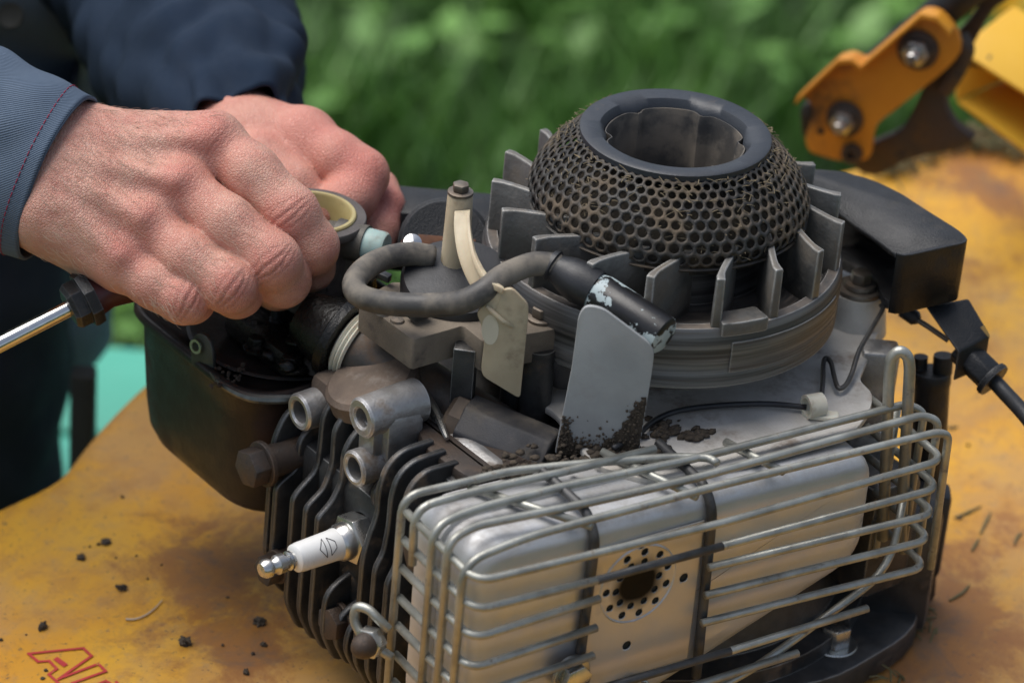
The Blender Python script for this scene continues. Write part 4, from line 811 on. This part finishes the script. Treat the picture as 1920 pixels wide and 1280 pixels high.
build('canister_clamp', box((t0+t1)/2+[0, 0, -22]-ff*3+r0*4, (16, 15, 46), 3, [r0, ff, UP]), rub, cn)
build('lower_casting', join(box((92, -76, -8), (44, 34, 66), 5, [r0, ff, UP]), box((70, -84, 20), (30, 30, 60), 5)), aluD, eng)
# ---- muffler
A0 = np.array([-185., -111, 0]); c6, s6 = cos(math.radians(6)), sin(math.radians(6)); ea = np.array([c6, -s6, 0]); eb = np.array([s6, c6, 0])
def ML(a, b, z): return A0+ea*a+eb*b+UP*z
MO = [(8, 97), (214, 91), (214, 36), (118, 0), (96, -8), (8, -8)]; mrr = [18, 16, 16, 12, 12, 14]
def muffler():
    cc = np.array([105, 48.]); V, Fc = [], []; L = []
    base = rounded([(x, 0, z) for x, z in MO], mrr, 8)[:, [0, 2]]
    prof = [(12, 12), (12.3, 7), (13.4, 3.6), (16, 1.2), (19, 0), (38, 0), (38.2, -2.2), (40.6, -2.2), (40.8, 0), (58, .5), (58, 30)]
    T = np.roll(base, -1, 0)-np.roll(base, 1, 0); T /= np.linalg.norm(T, axis=1)[:, None]; N_ = np.stack([T[:, 1], -T[:, 0]], 1)
    s = np.sign(((base-cc)*N_).sum(1).mean()); N_ *= s
    for b, ins in prof:
        for q, nn in zip(base, N_): p = q-nn*ins; V.append(ML(p[0], b, p[1]))
    n = len(base); Fc = [[i*n+k, i*n+(k+1) % n, (i+1)*n+(k+1) % n, (i+1)*n+k] for i in range(len(prof)-1) for k in range(n)]+[list(range(n))]
    return np.array(V), Fc
mf = build('muffler', muffler(), muf, eng, 60, label='silver pressed steel box muffler')
# spark arrestor plate, deck reflection painted in as tan, with its ring of holes: recessed dark holes cut in a real plate
def holed_plate(a0, a1, z0, z1, b, holes, th=1.2):
    bm = bmesh.new(); NXg, NZg = 96, 120; gv_ = {}
    P = lambda a, z: ML(a, b, z)
    for i in range(NXg+1):
        for j in range(NZg+1):
            a, z = a0+(a1-a0)*i/NXg, z0+(z1-z0)*j/NZg; gv_[i, j] = [a, z]
    for (ha, hz, hr) in holes:
        for k, v in gv_.items():
            d = math.hypot(v[0]-ha, v[1]-hz)
            if hr-.45 < d < hr+.45 and d > 0: s = hr/d; v[0] = ha+(v[0]-ha)*s; v[1] = hz+(v[1]-hz)*s
    vv = {k: bm.verts.new(P(*v)) for k, v in gv_.items()}
    for i in range(NXg):
        for j in range(NZg):
            m = np.mean([gv_[i, j], gv_[i+1, j], gv_[i+1, j+1], gv_[i, j+1]], axis=0)
            if any(math.hypot(m[0]-ha, m[1]-hz) < hr*.98 for ha, hz, hr in holes): continue
            bm.faces.new([vv[i, j], vv[i+1, j], vv[i+1, j+1], vv[i, j+1]])
    bmesh.ops.delete(bm, geom=[v for v in bm.verts if not v.link_faces], context='VERTS'); bm.verts.index_update()
    g = (np.array([v.co[:] for v in bm.verts]), [[v.index for v in f.verts] for f in bm.faces]); bm.free(); return g
hc = (90, 60); holes = []
for k in range(11):
    a = 2*pi*k/11+.3; holes.append((hc[0]+15.6*cos(a), hc[1]+15.6*sin(a), 1.8))
for k in range(10):
    a = 2*pi*k/10+.1; holes.append((hc[0]+10.8*cos(a), hc[1]+10.8*sin(a), 1.7))
holes += [(114, 56, 2.2), (88, 29, 2.2), (90, 79.5, 2.0)]
ap = build('arrestor_plate', holed_plate(67, 121.5, 12, 83, 11.4, holes), mufW, mf, 30, attrs=None); md = ap.modifiers.new('s', 'SOLIDIFY'); md.thickness = .0006; md.offset = 1
build('hole_shade_sheet', prism([ML(a, 11.85, z) for a, z in ((69, 14), (119.5, 14), (119.5, 81), (69, 81))], eb*.25, 0), darkw, mf)  # solid dark sheet added behind the holes, standing in for their shade
mp_ = np.array([v.co[:] for v in ap.data.vertices])*1000+WL[ap.name]*1000
sa = ap.data.attributes.new('soot', 'FLOAT', 'POINT'); hp_ = ML(hc[0], 10.6, hc[1]); dd_ = np.linalg.norm(mp_-hp_, axis=1); wob_ = rawnoise(mp_, .12, 3., 1.)
sa.data.foreach_set('value', np.clip(1.7-((dd_+wob_*.6)/10.5)**1.6, 0, 1)*.985)
nt_ = mufW.node_tree; at2 = nt_.nodes.new('ShaderNodeAttribute'); at2.attribute_name = 'soot'; mx2 = nt_.nodes.new('ShaderNodeMix'); mx2.data_type = 'RGBA'; bsd = nt_.nodes['Principled BSDF']
nt_.links.new(at2.outputs['Fac'], mx2.inputs[0]); nt_.links.new(bsd.inputs['Base Color'].links[0].from_socket, mx2.inputs[6]); mx2.inputs[7].default_value = (.006, .006, .006, 1); nt_.links.new(mx2.outputs[2], bsd.inputs['Base Color']); mr2 = nt_.nodes.new('ShaderNodeMapRange'); nt_.links.new(at2.outputs['Fac'], mr2.inputs[0]); mr2.inputs[3].default_value = .5; mr2.inputs[4].default_value = .02; nt_.links.new(mr2.outputs[0], bsd.inputs['Specular IOR Level'])
build('arrestor_rim', lathe([(18.8, -.6), (19.6, 0), (18.8, .4), (18.2, 0)], ML(hc[0], 10.9, hc[1]), eb, 48, True), muf, mf)
build('muffler_strap', tube(fillet([ML(63, 50, 101), ML(64, 16, 100), ML(65, 9.6, 90), ML(62, 9.2, -6)], 5), 2.2, 10), soot, mf)
build('muffler_strap', tube(fillet([ML(122, 50, 99), ML(123, 16, 97.5), ML(124, 9.6, 88), ML(126, 9.2, 2)], 5), 2.2, 10), soot, mf)
# soot streak and outlet screws at the muffler foot
p = ML(58, 8, 26); build('muffler_screw', hexbolt(p, -eb, 7, 5, 9, 2, .2), zinc, mf)
p = ML(92, 8, 2); build('muffler_screw', hexbolt(p, -eb, 7.5, 6, 10, 2, .6), zinc, mf)
# guard cage: each wire a piece
gd = build('muffler_guard', tube(fillet([ML(0, 8, 6), ML(0, 8, 98), ML(30, 8, 102), ML(120, 6, 103), ML(234, 1, 103), ML(241, 1, 100), ML(243, 1, 30)], 11, 7), 1.85, 12), wire_m, eng, 180, label='bent steel wire cage around the muffler')
def gw(P, r=1.85, fr=9, m=wire_m): return build('wire', tube(fillet(P, fr, 7), r, 12), m, gd, 180)
zt_ = 101
gw([ML(-1, 57, 2), ML(0, 57, zt_)]+[PZ(*p, zt_+1) for p in ((870, 904), (952, 883), (1100, 868), (1260, 856), (1330, 858), (1345, 868))])
gw([ML(0, 46, 74), ML(0, 47, zt_)]+[PZ(*p, zt_+2) for p in ((889, 921), (1058, 884), (1228, 841))])
gw([ML(0, 32, 18), ML(0, 32, zt_)]+[PZ(*p, zt_+1) for p in ((889, 954), (1058, 911), (1300, 860))]+[PZ(1700, 757, zt_+2), ML(243, 21, 100), ML(243, 21, 26)])
gw([ML(0, 20, 14), ML(0, 20, zt_)]+[PZ(*p, zt_+2) for p in ((889, 986), (1100, 943), (1300, 897))]+[PZ(1730, 778, zt_+3), ML(243, 11, 101), ML(243, 11, 28)])
zl = [93, 79, 65, 50, 36, 21, 7]; zr = [88, 73.5, 60, 46.5, 32]
for i in range(5):
    L_ = [ML(1, 56, zl[i]+1), ML(2, 0, zl[i])]; R_ = [ML(240, 0, zr[i]), ML(240, 54, zr[i]+1)]
    zm = lambda a: zl[i]+(zr[i]-zl[i])*a/240
    if i == 0: gw(L_+[ML(120, -2, zm(120)-1)]+R_)
    elif i == 1:
        gw(L_+[ML(60, -1, zm(60))]); gw([ML(60, -1, zm(60)), ML(123, -1, zm(123)+.5)], m=soot); gw([ML(123, -1, zm(123)+.5)]+R_)
    else: gw(L_+[ML(66, 4, zm(66))]); gw([ML(122, 5, zm(122))]+R_)
gw([ML(1, 56, 22), ML(2, 0, 21), ML(60, -.5, 20)]); gw([ML(60, -.5, 20), ML(135, -.5, 19)], m=soot); gw([ML(135, -.5, 19), ML(209, 0, 19)])
gw([ML(1, 56, 8), ML(2, 0, 7), ML(90, 0, 5), ML(173, 0, 6)])
gw([ML(2, 52, -6), ML(2, 2, -6), ML(100, 2, -8), ML(150, 2, 2), ML(226, 8, 30), ML(238, 20, 60)], fr=18)
for b in (17,): gw([ML(236, b+14, 98), ML(236, b+14, 20)])
gw([ML(30, 54, 99), ML(60, 6, 100)], 1.8); gw([ML(96, 54, 99), ML(112, 6, 100)], 1.8); gw([ML(150, 40, 98), ML(158, 8, 99)], 1.8)
# tall wire loop standing beside the pillar
lp = vplane(ML(232, 24, 80), -ff)
gw([lp(*p) for p in ((1655, 1010), (1668, 690), (1672, 668), (1688, 656), (1703, 668), (1706, 690), (1688, 1020))], 2.6, 7)
# lower left mounting eye with acorn nut
ey = vplane((-186, -60, 20), (-1, -.5, .2))
gw([ey(*p) for p in ((730, 1180), (690, 1140), (668, 1135), (662, 1160), (680, 1195), (735, 1232))], 2.1, 8)
p = ey(702, 1198); n_ = np.array([-1, -.35, .1])
build('acorn_nut', join(hexbolt(p, n_, 7, 6, 0, 0, .2), ), zinc, gd); build('acorn_dome', lathe([(0, 0), (5.6, 0), (5.4, 3), (4, 5.8), (2, 7), (0, 7.3)], p+n_/np.linalg.norm(n_)*6, n_, 28), rust, gd)
build('muffler_side_casting', join(box(ML(40, 80, 30), (40, 24, 90), 6), box(ML(75, 76, 55), (80, 26, 50), 5)), aluD, eng)
build('exhaust_bolt', hexbolt((-160, -52, 66), XN, 9, 7, 11, 2), rust, eng)
# ================================================================== CARBURETTOR THROAT held in the fingers
rc = PZ(588, 402, 142); tiltc = np.array([.02, -.02, 1.])
cbt = empty('carburettor_throat', rc-[0, 0, 44], 'grimy plastic carburettor throat with cream lining and pale green stub held by fingers', 'carburettor')
body = build('throat_body', lathe([(19.2, -40), (19.2, -3), (23.6, -3), (23.8, -2), (23.8, 0), (23.4, .6), (19.4, .8), (19.0, .2), (17.6, .2), (17.4, -1), (17.4, -40)], rc, tiltc, 64, True), gasketm, cbt, 40)
build('cream_lining', lathe([(18.8, -30), (19.1, 1.4), (18.6, 2), (17.2, 2), (16.6, 1.2), (15.9, -30)], rc, tiltc, 56, True), pm('cream_plastic', (.42, .36, .17), .42, 0, (.34, .27, .11), 60, (.20, .13, .05), 45, (.5, .75), .1, sss=.1), cbt, 40)
build('lower_column', join(lathe([(0, -44), (14, -44), (15, -38), (16, -30), (0, -30)], rc, tiltc, 40), box(rc+r0*12-ff*3+[0, 0, -22], (16, 14, 38), 3, [r0, ff, UP])), carbm, cbt)
s_ = rc+[0, 0, -9]; sdv = r0*.93-ff*.30+np.array([0, 0, .02])
build('side_arm', lathe([(0, 12), (9, 12), (8.6, 26), (0, 26)], s_, sdv, 28), carbm, cbt)
build('green_stub', lathe([(5, 24.5), (7.6, 24.5), (7.6, 25), (7.4, 34), (6.6, 35.4), (0, 35.4)], s_, sdv, 32), paleg, cbt)
# ================================================================== PERSON: two hands (one continuous skin mesh), shirt and trousers as children
person = empty('person', (PD(-150, 900, 1900)[0], PD(-150, 900, 1900)[1], GZ), 'person in blue work shirt and dark trousers gripping the carburettor with both hands', 'person')
DB = 1490.
def J(px, py, dd=0.): return c3(px, py, DB+dd)
HS = .8
def near_hand():
    Fd = Field(c3(-40, 720, DB)-[0, 0, 75], c3(680, 120, DB)+[0, 0, 95], HS)
    lo = np.array([J(-120, 0)[0], J(0, 680)[1], DB-70]); hi = np.array([J(690, 0)[0], J(0, 130)[1], DB+95]); Fd = Field(lo, hi, HS)
    P = Fd.new()
    # metacarpals / back of the hand, wrist and forearm
    mc = [((150, 268, 14), (402, 268, 18), 15, 13.8), ((130, 308, 6), (338, 352, 4), 16, 13.5), ((110, 352, 0), (274, 422, -3), 16, 13), ((92, 400, -4), (226, 494, -6), 15, 12.2)]
    for a, b, ra, rb in mc: Fd.cap(P, J(*a), J(*b), ra, rb, 13)
    Fd.cap(P, J(95, 395, 8), J(215, 520, 14), 15, 11.5, 12)          # hypothenar edge
    Fd.cap(P, J(150, 300, 24), J(330, 330, 34), 18, 16, 14); Fd.cap(P, J(140, 380, 22), J(260, 450, 26), 16, 14, 14)  # palm body
    Fd.cap(P, J(-160, 190, 26), J(120, 300, 14), 27, 22, 16); Fd.cap(P, J(-160, 260, 20), J(95, 375, 6), 25, 19, 16)   # forearm to wrist
    for a, b in (((180, 270, -1), (385, 258, 3)), ((160, 305, -9), (325, 338, -11)), ((140, 345, -14), (262, 405, -17)), ((120, 385, -17), (218, 478, -19))):   # tendons, knuckle heads
        Fd.cap(P, J(*a), J(*b), 1.6, 2.4, 8)
    for a, r in (((398, 254, 11), 8.8), ((336, 342, -2), 8.), ((272, 412, -9), 7.6), ((225, 484, -11), 7.)): Fd.cap(P, J(*a), J(*a), r, r, 8)
    Fi = Fd.new()
    fingers = [
        [(404, 270, 18, 12.6), (472, 326, 9, 12.2), (545, 400, 5, 11.9), (584, 462, 12, 11.4), (582, 500, 28, 10.2), (572, 515, 38, 9)],
        [(340, 354, 4, 12.4), (426, 420, -6, 11.9), (510, 488, -9, 11.9), (530, 524, 6, 11.6), (520, 534, 26, 10.5), (510, 520, 40, 9)],
        [(276, 424, -3, 11.8), (352, 484, -12, 11.3), (428, 534, -15, 11.6), (444, 546, 4, 11), (430, 540, 24, 9.8), (425, 525, 38, 8.6)],
        [(228, 496, -6, 11.2), (292, 532, -11, 10.4), (345, 560, -13, 10.4), (358, 562, 4, 9.8), (340, 548, 22, 8.8), (335, 530, 34, 8)]]
    for fg in fingers:
        T = Fd.new()
        for a, b in zip(fg[:-1], fg[1:]): Fd.cap(T, J(*a[:3]), J(*b[:3]), a[3], b[3], 5)
        pip = fg[2]; Fd.cap(T, J(pip[0], pip[1]-3, pip[2]-4.5), J(pip[0]+4, pip[1]+2, pip[2]-3.5), 4.6, 4.4, 7)
        Fi = smin(Fi, T, .9)
    T = Fd.new(); th = [(170, 290, 32, 16), (330, 310, 52, 15), (450, 380, 56, 12.5), (520, 430, 58, 11), (560, 455, 52, 9)]
    for a, b in zip(th[:-1], th[1:]): Fd.cap(T, J(*a[:3]), J(*b[:3]), a[3], b[3], 6)
    P = smin(P, T, 9); P = smin(P, Fi, 3.6); V, Fc = Fd.mesh(P)
    # knuckle creases: carved on the back of each joint, their shade also painted in
    n = len(V); cre = np.zeros(n); red = np.zeros(n); disp = np.zeros(n)
    nf = np.zeros((n, 3)); a, b, c = V[Fc[:, 0]], V[Fc[:, 1]], V[Fc[:, 2]]; fn = np.cross(b-a, c-a)
    for k in range(4): np.add.at(nf, Fc[:, k], fn)
    nf /= np.linalg.norm(nf, axis=1)[:, None]+1e-9
    if (nf[:, 2]*(V[:, 2] < DB)).sum() > 0: nf = -nf
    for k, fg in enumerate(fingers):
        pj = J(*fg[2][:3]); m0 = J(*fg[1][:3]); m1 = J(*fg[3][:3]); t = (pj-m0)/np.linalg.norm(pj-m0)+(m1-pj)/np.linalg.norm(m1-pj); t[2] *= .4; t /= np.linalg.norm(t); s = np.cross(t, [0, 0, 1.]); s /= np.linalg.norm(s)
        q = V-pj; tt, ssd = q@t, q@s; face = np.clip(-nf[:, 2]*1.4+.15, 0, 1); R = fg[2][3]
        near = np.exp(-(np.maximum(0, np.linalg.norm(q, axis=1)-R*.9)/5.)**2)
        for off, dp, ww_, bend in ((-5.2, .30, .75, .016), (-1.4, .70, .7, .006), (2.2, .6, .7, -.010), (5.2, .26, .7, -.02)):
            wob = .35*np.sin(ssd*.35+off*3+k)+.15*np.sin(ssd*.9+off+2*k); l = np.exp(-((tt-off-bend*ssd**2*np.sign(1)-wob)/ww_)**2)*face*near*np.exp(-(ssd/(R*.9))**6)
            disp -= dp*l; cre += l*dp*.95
        red += .75*np.exp(-(np.linalg.norm(q+[0, 0, R*.7], axis=1)/9.)**2)
        # nail-side / fingertip flush
        e = J(*fg[3][:3]); red += .35*np.exp(-(np.linalg.norm(V-e, axis=1)/11.)**2)
    for a, r, am in (((398, 245, 0), 13, .65), ((336, 325, -18), 12, .55), ((272, 395, -24), 12, .5), ((225, 478, -24), 11, .45), ((240, 560, 0), 18, .3)):
        red += am*np.exp(-(np.linalg.norm(V-J(*a), axis=1)/r)**2)
    # fine stretched wrinkles over the first knuckles and back of the hand
    rn_ = rawnoise(V[:, :3]*[1, 1, 1], .16, 1., 3.); ang = math.radians(38); u_ = V[:, 0]*cos(ang)-V[:, 1]*sin(ang)
    for a, am, sg in (((405, 262), .10, 12.), ((345, 345), .08, 11.), ((280, 420), .07, 10.)):
        q = V-J(*a, 0); ax = np.exp(-((q[:, 0]**2+q[:, 1]**2)/sg**2)); w_ = np.sin(u_*2.6+rn_*3.); disp += am*ax*w_*np.clip(-nf[:, 2]*1.5, 0, 1)
    disp += rawnoise(V, .07, .55, 8.)*np.clip(-nf[:, 2], 0, 1)+rawnoise(V, .35, .06, 2.)
    V = V+nf*disp[:, None]
    return V, Fc, np.clip(red+rn_*.12, 0, .85), np.clip(cre, 0, .8)
def far_hand():
    d = 70.
    lo = np.array([J(300, 0)[0]-6, J(0, 560)[1], DB+15]); hi = np.array([J(790, 0)[0], J(0, 60)[1], DB+215]); Fd = Field(lo, hi, 1.0)
    P = Fd.new()
    for a, b, ra, rb in (((440, 272, d+25), (560, 256, d+12), 18, 13), ((440, 280, d+40), (578, 282, d+38), 18, 14.5), ((430, 305, d+20), (550, 315, d+8), 18, 13), ((490, 262, d+22), (585, 268, d+20), 14.5, 12.5)): Fd.cap(P, J(*a), J(*b), ra, rb, 12)
    Fd.cap(P, J(452, 266, d+28), J(400, 160, d+95), 22, 25, 12)
    Fi = Fd.new()
    for fg in ([(572, 262, d+10, 13.2), (632, 300, d+2, 12.4), (678, 328, d, 11.8), (660, 368, d-6, 11), (636, 386, d-10, 10.2), (612, 394, d-14, 9.5)],
               [(580, 280, d+32, 12.5), (652, 318, d+28, 11), (706, 358, d+22, 9.6), (722, 384, d+14, 8.2), (708, 430, d+6, 8.8), (690, 468, d+2, 9.2), (660, 480, d, 9)],
               [(578, 300, d+45, 12), (644, 346, d+46, 10.6), (694, 402, d+40, 9.6), (702, 440, d+28, 9.2), (676, 480, d+16, 9)],
               [(480, 310, d-2, 15), (545, 355, d-8, 12.5), (585, 396, d-8, 11), (600, 412, d-8, 9.5)]):
        T = Fd.new()
        for a, b in zip(fg[:-1], fg[1:]): Fd.cap(T, J(*a[:3]), J(*b[:3]), a[3], b[3], 5)
        Fi = smin(Fi, T, 1.2)
    P = smin(P, Fi, 6); V, Fc = Fd.mesh(P); V = V+0; n = len(V)
    red = .6*np.exp(-(np.linalg.norm(V-J(680, 320, d-8), axis=1)/15)**2)+.4*np.exp(-(np.linalg.norm(V-J(580, 250, d), axis=1)/15)**2)+.5*np.exp(-(np.linalg.norm(V-J(735, 385, d+8), axis=1)/12)**2)
    cre = .5*np.exp(-(np.linalg.norm(V-J(726, 372, d+4), axis=1)/6)**2)
    return V, Fc, np.clip(red+.25, 0, .8), cre
def upper_body():
    """arms, shoulders, chest and neck under the clothes, coarse"""
    Fd = Field(c3(-1750, 1500, 1900)-[0, 0, 330], c3(420, -1250, 1900)+[0, 0, 300], 9.); P = Fd.new()
    for a, b, ra, rb in ((c3(60, 300, 1510), c3(-320, 150, 1560), 24, 40), (c3(-320, 150, 1560), c3(-560, -420, 1760), 42, 52), (c3(420, 238, 1585), c3(330, -40, 1790), 24, 40), (c3(330, -40, 1790), c3(-60, -420, 1960), 42, 52),
                         (c3(-500, 500, 1950), c3(-420, -350, 1900), 120, 125), (c3(-420, -350, 1900), c3(-330, -560, 1900), 110, 60), (c3(-560, -420, 1780), c3(-60, -420, 1960), 60, 60)): Fd.cap(P, a, b, ra, rb, 30)
    return Fd.mesh(P)
hv, hf, hr_, hc_ = near_hand(); fvv, ff_, fr_, fc_ = far_hand(); uvv, uf_ = upper_body()
VV = np.vstack([hv, fvv, uvv]); FF = np.vstack([hf, ff_+len(hv), uf_+len(hv)+len(fvv)])
build('body', (c2w(VV), FF.tolist()), skin, person, 180, attrs={'redness': np.r_[hr_, fr_, np.zeros(len(uvv))], 'crease_shade_grime': np.r_[hc_, fc_, np.zeros(len(uvv))]}, label='weathered ruddy hands with bent fingers')
# fine pale hairs on the back of the hand and fingers
rh = np.random.default_rng(9); gs = []; cw_ = c2w(hv)
aa, bb, cc_ = hv[hf[:, 0]], hv[hf[:, 1]], hv[hf[:, 2]]; fn = np.cross(bb-aa, cc_-aa); fn /= np.linalg.norm(fn, axis=1)[:, None]+1e-9
if (fn[:, 2]*(aa[:, 2] < DB-8)).sum() > 0: fn = -fn
pxs = 960+aa[:, 0]/aa[:, 2]*F; pys = 640-aa[:, 1]/aa[:, 2]*F; cand = np.where((fn[:, 2] < -.15) & (pxs > 70))[0]; W_ = np.zeros(len(cand))
for (x, y, s, am) in ((180, 300, 90, 1.), (130, 420, 70, 1.2), (260, 220, 70, .7), (440, 440, 40, 1.4), (370, 500, 38, 1.6), (300, 545, 34, 1.6), (480, 350, 36, .7), (330, 190, 50, .8)): W_ += am*np.exp(-((pxs[cand]-x)**2+(pys[cand]-y)**2)/s**2)
pick = rh.choice(cand, 800, replace=False, p=W_/W_.sum())
for i in pick:
    p = aa[i]; n_ = fn[i]; L = rh.uniform(3, 8); t = np.array([1., -.75, 0])+rh.normal(0, .35, 3); t -= n_*(t@n_); t /= np.linalg.norm(t)
    gs.append(tube(c2w(np.array([p-n_*.2, p+n_*L*.14+t*L*.4, p+n_*L*.18+t*L*.75, p+n_*L*.10+t*L])), [.08, .07, .03], 3, False))
build('arm_hair', join(*gs), pm('pale_hair', (.60, .48, .38), .45), person, None, kind='stuff')
# ---- cloth lofts
def loft(path, rx, ry, side, nseg=120, nr=60, fold=None, th=1.6, cap_end=False):
    P = crom(path, 24); t = np.linspace(0, len(P)-1, nr); P = np.stack([np.interp(t, np.arange(len(P)), P[:, k]) for k in range(3)], 1); T = np.gradient(P, axis=0); T /= np.linalg.norm(T, axis=1)[:, None]
    RX = np.interp(np.linspace(0, 1, nr), np.linspace(0, 1, len(rx)), rx); RY = np.interp(np.linspace(0, 1, nr), np.linspace(0, 1, len(ry)), ry); V, U = [], []; ln = 0
    for i in range(nr):
        a = side-T[i]*(side@T[i]); a /= np.linalg.norm(a); b = np.cross(T[i], a); ln += 0 if i == 0 else np.linalg.norm(P[i]-P[i-1])
        for k in range(nseg):
            q = 2*pi*k/nseg; f_ = fold(i/(nr-1), q, ln) if fold else 0.; V.append(P[i]+(RX[i]+f_)*cos(q)*a+(RY[i]+f_)*sin(q)*b); U.append((ln*.001, k/nseg*2*pi*RX.mean()*.001))
    Fc = [[i*nseg+k, i*nseg+(k+1) % nseg, (i+1)*nseg+(k+1) % nseg, (i+1)*nseg+k] for i in range(nr-1) for k in range(nseg)]
    return np.array(V), Fc, np.array(U)
def clothpart(name, L, mat, par=None, th=.0016, label=None):
    o = build(name, L[:2], mat, par or person, 180, uv=L[2], label=label); md = o.modifiers.new('s', 'SOLIDIFY'); md.thickness = th; md.offset = 1; return o
def mkfold(seed, amp, fr=3., per=26.):
    def f(t, q, ln):
        n1 = mnoise.noise(Vector((cos(q)*1.3+seed, sin(q)*1.3, ln*.012))); n2 = mnoise.noise(Vector((cos(q)*2.6, sin(q)*2.6+seed, ln*.03)))
        return amp*(n1*1.0+n2*.55+.5*sin(ln/per*2*pi+3*sin(q+seed)+4*n1)*(.4+.6*max(0, n1+.3)))
    return f
W0 = PD(108, 334, DB+8); W1 = PD(-130, 230, DB+20); W2 = PD(-330, 140, 1575); W3 = PD(-560, -430, 1790)
def cuff_fold(seed):
    g_ = mkfold(seed, 5.)
    return lambda t, q, ln: g_(t, q, ln)*min(1, .15+ln/90)
side = np.array(PD(0, 0, 1500)-PD(-60, 145, 1500)); side /= np.linalg.norm(side)
sleeve = clothpart('near_sleeve', loft([W0, W1, W2, W3], [37.6, 40, 45, 52, 64], [29.5, 33, 40, 50, 64], side, 160, 110, cuff_fold(2.)), navy, label='blue twill sleeve with red hem stitching')
# hem seam bead and red stitches
Lc = loft([W0, W1, W2, W3], [37.6, 40, 45, 52, 64], [29.5, 33, 40, 50, 64], side, 160, 110, cuff_fold(2.))[0].reshape(110, 160, 3)
lens = np.r_[0, np.cumsum(np.linalg.norm(np.diff(Lc.mean(1), axis=0), axis=1))]; ir = np.interp(8.5, lens, np.arange(110)); i0r = int(ir); row = Lc[i0r]*(1-(ir-i0r))+Lc[i0r+1]*(ir-i0r); cm = row.mean(0); gs = []
row = row+(row-cm)/np.linalg.norm(row-cm, axis=1)[:, None]*1.75; rr2 = np.vstack([row, row[:1]]); cum = np.r_[0, np.cumsum(np.linalg.norm(np.diff(rr2, axis=0), axis=1))]
def rp_(s): return np.array([np.interp(s, cum, rr2[:, k]) for k in range(3)])
s = 0.
while s < cum[-1]-3: gs.append(tube([rp_(s), rp_(s+1.2)+(rp_(s+1.2)-cm)/np.linalg.norm(rp_(s+1.2)-cm)*.15, rp_(s+2.3)], .24, 5)); s += 3.2
build('red_stitching', join(*gs), redthread, sleeve, None, kind='stuff')
build('hem_edge', tube(np.vstack([Lc[0], Lc[0][:2]])+(np.vstack([Lc[0], Lc[0][:2]])-Lc[0].mean(0))*.012, .8, 6, False), navy, sleeve, 180)
# far sleeve, shirt front, trousers
Q0 = PD(458, 262, 1586); Q1 = PD(396, 150, 1650); Q2 = PD(300, -60, 1790); Q3 = PD(-60, -430, 1970)
side2 = r0.copy()
clothpart('far_sleeve', loft([Q0, Q1, Q2, Q3], [26, 40, 52, 60, 72], [26, 40, 50, 58, 72], side2, 120, 90, mkfold(5., 7., per=34)), navyD)
tp = [PD(-240, 640, 1960), PD(-225, 300, 1940), PD(-175, 0, 1920), PD(-145, -350, 1910), PD(-125, -900, 1905)]; tp = [np.array([tp[1][0]+(p[0]-tp[1][0])*.5, tp[1][1]+(p[1]-tp[1][1])*.5, p[2]]) for p in tp]
navyT = cloth('shirt_twill_lifted', (.11, .16, .21), (.13, .185, .235))  # same cloth as the near sleeve, colour lifted to offset shade between the arms
shirt = clothpart('shirt_front', loft(tp, [132, 136, 142, 150, 120], [130, 132, 138, 150, 120], r0, 140, 110, mkfold(8., 6., per=60)), navyT)
pc_ = PD(20, 30, 1768); build('shirt_button', lathe([(0, 0), (6.5, 0), (7, 1), (6.5, 2.4), (5, 1.8), (0, 1.8)], pc_, -fv, 24), darkw, shirt)
for k, (x0, x1) in enumerate(((-40, 1865), (-330, 2060))):
    h_ = PD(x0-30, 470, x1); a_ = np.array([h_[0], h_[1], 60.]); kn = np.array([h_[0]-15, h_[1]-10, -300.]); an = np.array([h_[0]-10, h_[1]+15, GZ+70]); tr = clothpart('trouser_leg', loft([a_, (a_+kn)/2+[4, 0, 0], kn, an], [62, 60, 54, 48, 44], [64, 60, 54, 48, 46], r0, 100, 90, mkfold(11.+k, 5., per=70)), trous)
    sv, sf = lathe([(0, 0), (44, 0), (46, 20), (44, 60), (40, 90), (0, 92)], (an[0], an[1], GZ), UP, 32); build('work_shoe', join((sv, sf), box((an[0], an[1], GZ+24)+ff*-60+r0*30, (200, 84, 46), 18, [r0, ff, UP], 4)), darkw, person)
# ================================================================== SCREWDRIVER in the palm
d0, d1 = PD(-420, 862, 1455), PD(140, 572, 1490); dv = (d1-d0)/np.linalg.norm(d1-d0)
sdr = empty('screwdriver', d0, 'screwdriver with chrome shaft and black collar held in the palm', 'screwdriver')
build('shaft', tube([d0, d0+dv*3, d1], [2.2, 3.7, 3.7], 24), chrome, sdr, 40)
build('collar', join(lathe([(0, 0), (9, 0), (10.5, 2), (10.5, 7), (0, 7)], d1-dv*3, dv, 6), lathe([(0, 7), (12.5, 7), (13, 8.5), (12.5, 12), (0, 12)], d1-dv*3, dv, 8)), blk, sdr, 30)
build('grip', lathe([(0, 12), (10, 12), (9, 18), (12, 30), (12.5, 70), (9, 88), (0, 90)], d1-dv*3, dv, 10), maroon, sdr, 40)
